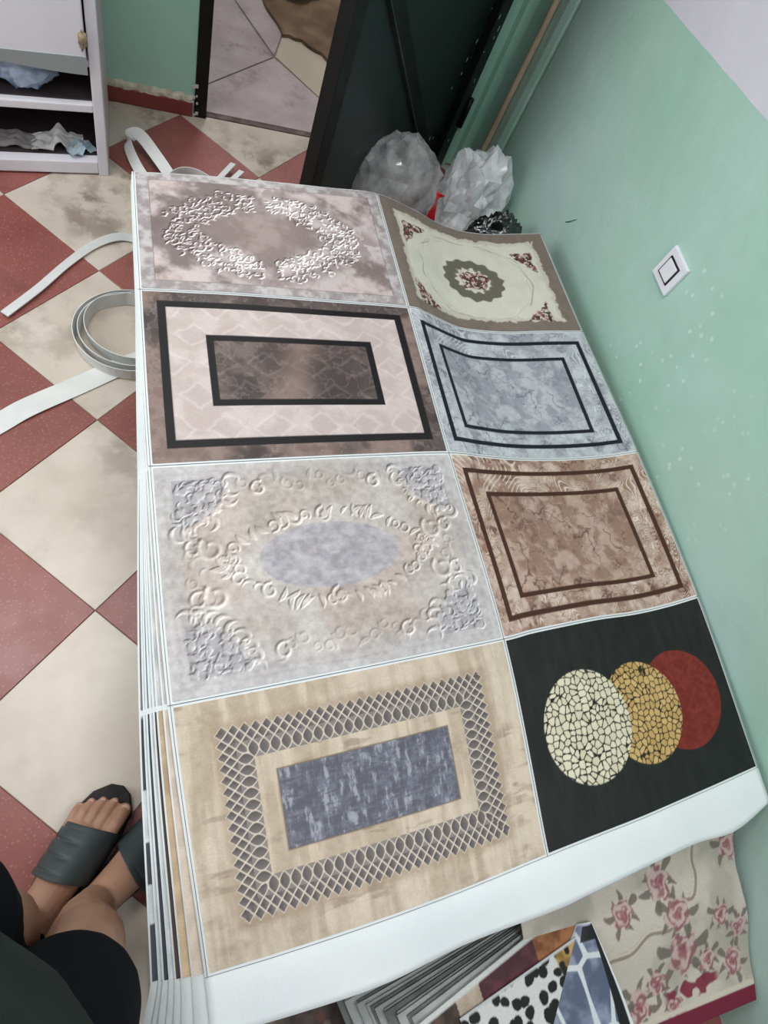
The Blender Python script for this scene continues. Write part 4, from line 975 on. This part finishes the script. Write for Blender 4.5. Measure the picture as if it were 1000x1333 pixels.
def film_mat(name, col, alpha, rough=0.15, edge=0.0):
    """thin crinkled plastic film: lets light through, patchily see-through, glossy creases"""
    m = bpy.data.materials.new(name); m.use_nodes = True; nt = m.node_tree; N = nt.nodes; K = nt.links; b = N['Principled BSDF']; out = N['Material Output']
    b.inputs['Base Color'].default_value = L4(col); b.inputs['Roughness'].default_value = rough; b.inputs['Specular IOR Level'].default_value = 1.0
    geo = N.new('ShaderNodeNewGeometry'); w = N.new('ShaderNodeTexNoise'); w.inputs['Scale'].default_value = 12; K.new(geo.outputs['Position'], w.inputs['Vector'])
    va = N.new('ShaderNodeVectorMath'); va.operation = 'SCALE'; va.inputs[3].default_value = 0.06; K.new(w.outputs['Color'], va.inputs[0])
    vb = N.new('ShaderNodeVectorMath'); vb.operation = 'ADD'; K.new(geo.outputs['Position'], vb.inputs[0]); K.new(va.outputs[0], vb.inputs[1])
    v = N.new('ShaderNodeTexNoise'); v.noise_type = 'RIDGED_MULTIFRACTAL'; v.inputs['Scale'].default_value = 13; v.inputs['Detail'].default_value = 3; K.new(vb.outputs[0], v.inputs['Vector'])
    bp = N.new('ShaderNodeBump'); bp.inputs['Strength'].default_value = 0.35; bp.inputs['Distance'].default_value = 0.010
    K.new(v.outputs['Fac'], bp.inputs['Height']); K.new(bp.outputs['Normal'], b.inputs['Normal'])
    if not edge: b.inputs['Alpha'].default_value = alpha; return m
    tr = N.new('ShaderNodeBsdfTranslucent'); tr.inputs[0].default_value = L4(col); K.new(bp.outputs['Normal'], tr.inputs[1])
    m1 = N.new('ShaderNodeMixShader'); m1.inputs[0].default_value = 0.15; K.new(b.outputs[0], m1.inputs[1]); K.new(tr.outputs[0], m1.inputs[2])
    tp = N.new('ShaderNodeBsdfTransparent')
    n2 = N.new('ShaderNodeTexNoise'); n2.inputs['Scale'].default_value = 16; n2.inputs['Detail'].default_value = 6; K.new(geo.outputs['Position'], n2.inputs['Vector'])
    mr = N.new('ShaderNodeMapRange'); mr.inputs[1].default_value = .35; mr.inputs[2].default_value = .68; mr.inputs[3].default_value = alpha; mr.inputs[4].default_value = edge; K.new(n2.outputs['Fac'], mr.inputs[0])
    m2 = N.new('ShaderNodeMixShader'); K.new(mr.outputs[0], m2.inputs[0]); K.new(tp.outputs[0], m2.inputs[1]); K.new(m1.outputs[0], m2.inputs[2]); K.new(m2.outputs[0], out.inputs[0])
    return m
m_blue = film_mat('blue_white_plastic', (168, 188, 214), 0.95, 0.35); m_wpaper = mat('white_paper', (196, 196, 194), (214, 214, 212), scale=20, rough=0.8)
tag(blob('plastic_bag', (-.262, 1.775, .252), (.062, .055, .044), m_blue, 2, 4, 0.45, 2.6, 0.5, floor_z=.2095), 'pale blue crumpled plastic bag in the upper shelf compartment', 'bag')
tag(blob('plastic_bag', (-.375, 1.775, .236), (.034, .05, .026), film_mat('white_plastic', (216, 216, 220), .95, .35), 5, 3, 0.4, 2.6, 0.5, floor_z=.2095), 'small white crumpled bag at the left in the upper shelf', 'bag')
def sheetlet(name, cx, cy, z, w, d, rz, m, seed, amp, label, cat):
    s, t = np.meshgrid(np.linspace(-1, 1, 26), np.linspace(-1, 1, 20)); c, sn = math.cos(rz), math.sin(rz)
    X_ = s * w / 2; Y_ = t * d / 2; zz = np.abs(fbm(s + 5, t + 5, 1.6, seed, 3) - .42) * amp * (1 - .5 * np.abs(s)) + np.maximum(0, .35 - np.abs(s - .1)) * amp * .9
    P_ = np.stack([cx + c * X_ - sn * Y_, cy + sn * X_ + c * Y_, z + zz], -1)
    return tag(link(name, grid_mesh(name, P_, thick=.0012), m), label, cat)
sheetlet('paper_scrap', -.215, 1.765, .048, .13, .07, .1, m_wpaper, 3, .075, 'white crumpled paper scrap standing in the lower shelf compartment', 'paper')
sheetlet('cloth_scrap', -.158, 1.745, .048, .07, .05, .5, mat('pale_blue_cloth', (150, 176, 190), (176, 194, 202), scale=30, rough=.8), 7, .045, 'pale blue cloth scrap beside the white paper in the lower shelf', 'cloth')
sheetlet('cloth_scrap', -.32, 1.77, .048, .12, .06, -.1, mat('grey_cloth', (120, 116, 116), (146, 142, 142), scale=30, rough=.8), 9, .025, 'flat grey cloth scrap at the left in the lower shelf', 'cloth')

# ------------------------------------------------------------------ bags in the corner
SK = Matrix.Translation((-.088, 1.70, 0)) @ Matrix(((1, 0, 0, 0), (.20, 1, 0, 0), (0, 0, 1, 0), (0, 0, 0, 1))) @ Matrix.Translation((.088, -1.70, 0))
for o in list(C.objects):
    if o.type == 'MESH' and (o.parent is she or o.parent is fp or (o.parent is None and o.name.split('.')[0] in ('plastic_bag', 'brown_packet', 'paper_scrap', 'cloth_scrap'))): o.data.transform(SK)
m_clear = film_mat('clear_plastic_film', (250, 251, 252), 0.16, 0.10, .62); m_clear2 = film_mat('milky_plastic_film', (248, 250, 253), 0.42, 0.10, .88); m_bin = film_mat('black_plastic_film', (16, 17, 18), 1.0, 0.22)
def bagshape(top, pinch):
    def f(p):
        k = max(0, p.z) / top; q = 1 - pinch * k * k
        return Vector((p.x * q, p.y * q, p.z))
    return f
b1 = blob('plastic_bag', (.738, 1.665, .160), (.150, .090, .168), m_clear, 11, 4, 0.16, 2.0, 0.45, floor_z=.003, shape=bagshape(.2, .30), flat=True); tag(b1, 'large clear plastic bag slumped against the dark door', 'bag', 'plastic bags in the corner')
b2 = blob('plastic_bag', (.998, 1.640, .172), (.110, .100, .175), m_clear2, 23, 4, 0.40, 2.3, 0.35, floor_z=.003, shape=bagshape(.2, .05), flat=True); tag(b2, 'crumpled milky plastic bag beside the conduit by the wall', 'bag', 'plastic bags in the corner')
b3 = blob('plastic_bag', (1.000, 1.420, .148), (.100, .055, .150), m_bin, 31, 5, 0.26, 2.6, 0.7, floor_z=.003); tag(b3, 'black plastic bag just behind the far right corner of the sheets', 'bag', 'plastic bags in the corner')
m_red = mat('red_plastic', (196, 28, 40), (214, 44, 54), scale=20, rough=.3)
rw = ribbon('red_wrapper', [(.838, 1.490, .003), (.834, 1.488, .09), (.822, 1.484, .16), (.806, 1.480, .215), (.806, 1.486, .262), (.812, 1.49, .285)], .030, [(1, .2, 0), (.8, .5, 0), (1, 0, .1), (1, .3, 0), (.6, .8, 0), (1, 0, .3)], m_red, .002)
tag(rw, 'small red plastic wrapper sticking up between the clear bags', 'wrapper')
# ------------------------------------------------------------------ slide sandals and the person standing in them
m_sole = mat('dark_sandal_sole', (30, 26, 28), (44, 38, 40), scale=30, rough=0.8, bump=.2, bscale=120)
m_strap = mat('grey_sandal_strap', (44, 52, 54), (56, 64, 66), scale=12, rough=0.5)
m_skin = mat('skin', (150, 112, 92), (168, 128, 106), scale=14, rough=0.55, spec=.35)
m_nail = mat('toe_nail', (172, 136, 120), rough=.35)
m_pants = mat('black_navy_trousers', (8, 11, 17), (13, 17, 24), scale=8, rough=0.95, spec=0.08)
m_shirt = mat('dark_green_shirt', (28, 38, 35), (40, 50, 47), scale=5, rough=0.95, spec=.1)
FEET = {'left': ((-.228, -.178), math.atan2(.81, .58), 1), 'right': ((-.142, -.160), math.atan2(.62, .785), -1)}
def foot_xf(side):
    (hx, hy), a, mir = FEET[side]; c, s = math.cos(a), math.sin(a)
    def T(f, l, z): # f forward, l lateral (+ = big-toe side)
        lat = l * (-1 if side == 'left' else 1)       # big toe of the left foot lies on its right
        return Vector((hx + c * f - s * lat, hy + s * f + c * lat, z))
    return T
for side in ('left', 'right'):
    T = foot_xf(side)
    out = [(0.0, 0), (.006, .022), (.030, .032), (.075, .033), (.12, .036), (.17, .045), (.21, .048), (.245, .042), (.268, .022), (.274, .004), (.268, -.016), (.245, -.036), (.21, -.046), (.17, -.046), (.12, -.040), (.075, -.034), (.030, -.031), (.006, -.021)]
    root = empty('slide_sandal', T(.13, 0, 0), ('dark grey slide sandal worn on the left foot, toes showing' if side == 'left' else 'dark grey slide sandal worn on the right foot, half under the sheets'), 'sandal', 'pair of slide sandals')
    out = [(f * 1.045, l * 1.03) for f, l in out]
    bm = bmesh.new(); lo = [bm.verts.new(T(f, l, 0.001)) for f, l in out]; md = [bm.verts.new(T(f, l, 0.022)) for f, l in out]; hi = [bm.verts.new(T(f * .985 + .002, l * .94, 0.026)) for f, l in out]
    n_ = len(out)
    for A, B in ((lo, md), (md, hi)):
        for i in range(n_): bm.faces.new((A[i], A[(i + 1) % n_], B[(i + 1) % n_], B[i]))
    bm.faces.new(lo); bm.faces.new(hi); adopt(from_bm('sole', bm, m_sole), root)
    # strap: arch over the forefoot with three ribs on the outer side
    nA, nB = 30, 44; Pm = np.zeros((nB, nA, 3)); Pi = np.zeros((nB, nA, 3))
    for j in range(nB):
        f = .122 + .086 * j / (nB - 1); half = .048 + .002 * (j / nB)
        hgt = .110 - .036 * j / (nB - 1)
        for i in range(nA):
            th = math.pi * i / (nA - 1); l = math.cos(th) * half; z = .014 + math.sin(th)**.75 * (hgt - .014)
            ff = f + .010 * (l / half)
            rib = -0.0045 * max(0, math.sin(j / (nB - 1) * math.pi * 7 - .6))**2 * min(1, max(0, -l / half * 2.2 + .1)) * (1 if .1 < j / (nB - 1) < .92 else 0)
            Pm[j, i] = T(ff, l * (1 + rib * 6), z + rib); Pi[j, i] = T(ff, l * .94, z - .003)
    bm = bmesh.new(); A = [[bm.verts.new(Pm[j, i]) for i in range(nA)] for j in range(nB)]; B = [[bm.verts.new(Pi[j, i]) for i in range(nA)] for j in range(nB)]
    for j in range(nB - 1):
        for i in range(nA - 1): bm.faces.new((A[j][i], A[j][i + 1], A[j + 1][i + 1], A[j + 1][i])); bm.faces.new((B[j][i], B[j + 1][i], B[j + 1][i + 1], B[j][i + 1]))
    for i in range(nA - 1): bm.faces.new((A[0][i], B[0][i], B[0][i + 1], A[0][i + 1])); bm.faces.new((A[-1][i], A[-1][i + 1], B[-1][i + 1], B[-1][i]))
    adopt(from_bm('strap', bm, m_strap, None, True), root)

person = empty('person', (-.17, -.18, 0), 'person in dark green shirt, black trousers and slide sandals standing beside the pile', 'person')
def loft(bm, rings, cap=True):
    """rings: list of (center, axis_a*ra, axis_b*rb)"""
    R_ = []; seg = 18
    for c, a, b in rings:
        c, a, b = Vector(c), Vector(a), Vector(b)
        R_.append([bm.verts.new(c + a * math.cos(2 * math.pi * k / seg) + b * math.sin(2 * math.pi * k / seg)) for k in range(seg)])
    for A, B in zip(R_, R_[1:]):
        for k in range(seg): bm.faces.new((A[k], A[(k + 1) % seg], B[(k + 1) % seg], B[k]))
    if cap: bm.faces.new(R_[0][::-1]); bm.faces.new(R_[-1])
def limb(bm, pts, rad, side=Vector((1, 0, 0)), squash=1.0):
    rings = []
    for i, p in enumerate(pts):
        t = (Vector(pts[min(i + 1, len(pts) - 1)]) - Vector(pts[max(i - 1, 0)])).normalized(); a = side - t * side.dot(t)
        if a.length < 1e-3: a = t.orthogonal()
        a.normalize(); b = t.cross(a); rings.append((p, a * rad[i], b * rad[i] * squash))
    loft(bm, rings)
def ball(bm, c, r): 
    bmesh.ops.create_uvsphere(bm, u_segments=14, v_segments=10, radius=1.0, matrix=Matrix.Translation(c) @ Matrix.Diagonal((*r, 1)))
Fw = Vector((.66, .75, 0)).normalized(); Rt = Vector((Fw.y, -Fw.x, 0)); Up = Vector((0, 0, 1))
def B(f, r, z, o=Vector((-.165, -.150, 0))): return o + Fw * f + Rt * r + Up * z
ank = {s: foot_xf(s)(.052, 0, .098) for s in FEET}
PEL = B(-.06, 0, .90)
bm = bmesh.new(); nails = []
for side in FEET:
    T = foot_xf(side); z0 = .026
    # foot: heel to ball
    rings = []
    for f, hw, zt in ((.012, .022, .050), (.035, .029, .072), (.065, .031, .088), (.10, .033, .074), (.135, .037, .060), (.17, .042, .048), (.195, .043, .038), (.208, .040, .030)):
        rings.append((T(f, -.006 * (f / .2) * 0, z0 + zt / 2), T(f, hw, 0) - T(f, 0, 0), Vector((0, 0, zt / 2))))
    loft(bm, rings)
    toes = [(.030, .258, .0130), (.007, .260, .0090), (-.0115, .253, .0084), (-.028, .243, .0080), (-.042, .229, .0076)]
    for li, tip, r in toes:
        b0 = T(.185, li * .92, z0 + .016); k1 = T((.185 + tip) / 2 + .008, li, z0 + r + .010); e = T(tip - r * .4, li, z0 + r * .95)
        limb(bm, [b0, k1, e], [r * 1.05, r, r * .98]); ball(bm, e, (r, r, r * .92))
        nails.append((T(tip - .002, li, z0 + r * 1.62), r * .62, side))
    T_ = ank[side]; kn = B(.03, -.075 if side == 'left' else .075, .50); hp = B(-.06, -.09 if side == 'left' else .09, .88)
    sh1 = T(.040, 0, .16)
    limb(bm, [T(.05, 0, .055), T_, sh1, T_ * .55 + kn * .45 + Vector((0, 0, .03)), kn], [.033, .033, .037, .052, .052])
    limb(bm, [kn, (kn + hp) * .5, hp], [.053, .07, .085])
limb(bm, [B(-.06, 0, .84), B(-.05, 0, .98), B(-.045, 0, 1.12), B(-.06, 0, 1.28), B(-.075, 0, 1.40), B(-.075, 0, 1.44)], [.155, .145, .15, .165, .17, .10], Rt, .66)
limb(bm, [B(-.075, 0, 1.40), B(-.065, 0, 1.47), B(-.055, 0, 1.53)], [.062, .056, .056])
hc = B(-.035, 0, 1.61)
ball(bm, hc, (.078, .090, .112)); limb(bm, [hc + Fw * .05 + Up * .0, hc + Fw * .10 - Up * .025], [.008, .016]); ball(bm, hc + Fw * .045 - Up * .065, (.05, .05, .045))
for sgn in (-1, 1): ball(bm, hc + Rt * .08 * sgn - Fw * .005, (.018, .018, .032))
for sgn in (-1, 1):
    sh, el, wr = B(-.075, .185 * sgn, 1.385), B(-.13, .235 * sgn, 1.10), B(-.09, .245 * sgn, .86)
    limb(bm, [sh, (sh + el) * .5, el, (el + wr) * .5, wr], [.058, .05, .042, .038, .028])
    limb(bm, [wr, wr - Up * .05, wr - Up * .09], [.026, .036, .034], Fw, .5)
    for k, (df_, ln, r) in enumerate(((-.028, .062, .0085), (-.009, .076, .009), (.010, .080, .009), (.028, .072, .009))):
        b0 = wr - Up * .085 + Fw * df_; limb(bm, [b0, b0 - Up * ln * .5 + Fw * .004, b0 - Up * ln * .95 - Rt * .012 * sgn], [r, r * .95, r * .8])
    b0 = wr - Up * .035 + Fw * .028; limb(bm, [b0, b0 + Fw * .026 - Up * .03, b0 + Fw * .032 - Up * .062], [.012, .011, .0085])
body = from_bm('body', bm, m_skin, None, True); adopt(body, person)
rm = body.modifiers.new('fuse', 'REMESH'); rm.mode = 'VOXEL'; rm.voxel_size = 0.003; rm.use_smooth_shade = True
sm = body.modifiers.new('soften', 'SMOOTH'); sm.factor = 0.5; sm.iterations = 2
for c, r, side in nails:
    T = foot_xf(side); bm = bmesh.new(); ball(bm, (0, 0, 0), (r * 1.1, r * .95, .0022)); o = from_bm('toe_nail', bm, m_nail, None, True); o.location = c; adopt(o, person)
# trousers: two wide legs and a seat
bm = bmesh.new()
for side in FEET:
    T_ = ank[side]; sg = -1 if side == 'left' else 1; kn = B(.02, .082 * sg - .012, .50); hp = B(-.06, .085 * sg, .86)
    hemc = {'left': Vector((-.240, -.160, .125)), 'right': Vector((-.124, -.224, .135))}[side]
    limb(bm, [hemc, hemc + Vector((0, 0, .07)), (hemc + kn) * .5 + Vector((0, 0, .02)), kn, (kn + hp) * .5, hp, hp + Up * .1], [.076, .075, .076, .080, .092, .098, .085], Rt)
limb(bm, [B(-.06, 0, .78), B(-.06, 0, .88), B(-.055, 0, .98)], [.160, .168, .155], Rt, .70)
tr = from_bm('trousers', bm, m_pants, None, True); adopt(tr, person)
rm = tr.modifiers.new('fuse', 'REMESH'); rm.mode = 'VOXEL'; rm.voxel_size = 0.006; rm.use_smooth_shade = True
sm = tr.modifiers.new('soften', 'SMOOTH'); sm.factor = 0.6; sm.iterations = 8
# shirt with short sleeves
bm = bmesh.new()
limb(bm, [B(-.045, 0, .80), B(-.04, 0, .86), B(-.03, 0, .98), B(-.035, 0, 1.10), B(-.055, 0, 1.28), B(-.075, 0, 1.40), B(-.075, 0, 1.45)], [.200, .200, .196, .186, .185, .180, .085], Rt, .78)
for sgn in (-1, 1):
    limb(bm, [B(-.075, .13 * sgn, 1.385), B(-.08, .19 * sgn, 1.36), B(-.11, .222 * sgn, 1.18)], [.075, .078, .068])
shp = from_bm('shirt', bm, m_shirt, None, True); adopt(shp, person)
rm = shp.modifiers.new('fuse', 'REMESH'); rm.mode = 'VOXEL'; rm.voxel_size = 0.007; rm.use_smooth_shade = True
sm = shp.modifiers.new('soften', 'SMOOTH'); sm.factor = 0.6; sm.iterations = 6
bm = bmesh.new(); ball(bm, hc + Up * .03 - Fw * .012, (.086, .096, .098)); 
for v in bm.verts:
    d = v.co - hc
    if d.dot(Fw) > .035 and d.z < .055: v.co -= Fw * (d.dot(Fw) - .035)
adopt(from_bm('hair', bm, mat('black_hair', (22, 19, 18), (34, 30, 28), scale=60, rough=.6), None, True), person)
for sgn in (-1, 1):
    bm = bmesh.new(); ball(bm, hc + Fw * .078 + Rt * .031 * sgn + Up * .008, (.012, .012, .008)); adopt(from_bm('eye', bm, mat('eye_white', (210, 205, 200), rough=.3), None, True), person)
bm = bmesh.new(); ball(bm, hc + Fw * .088 - Up * .058, (.018, .018, .006)); adopt(from_bm('mouth', bm, mat('lips', (140, 84, 76), rough=.5), None, True), person)
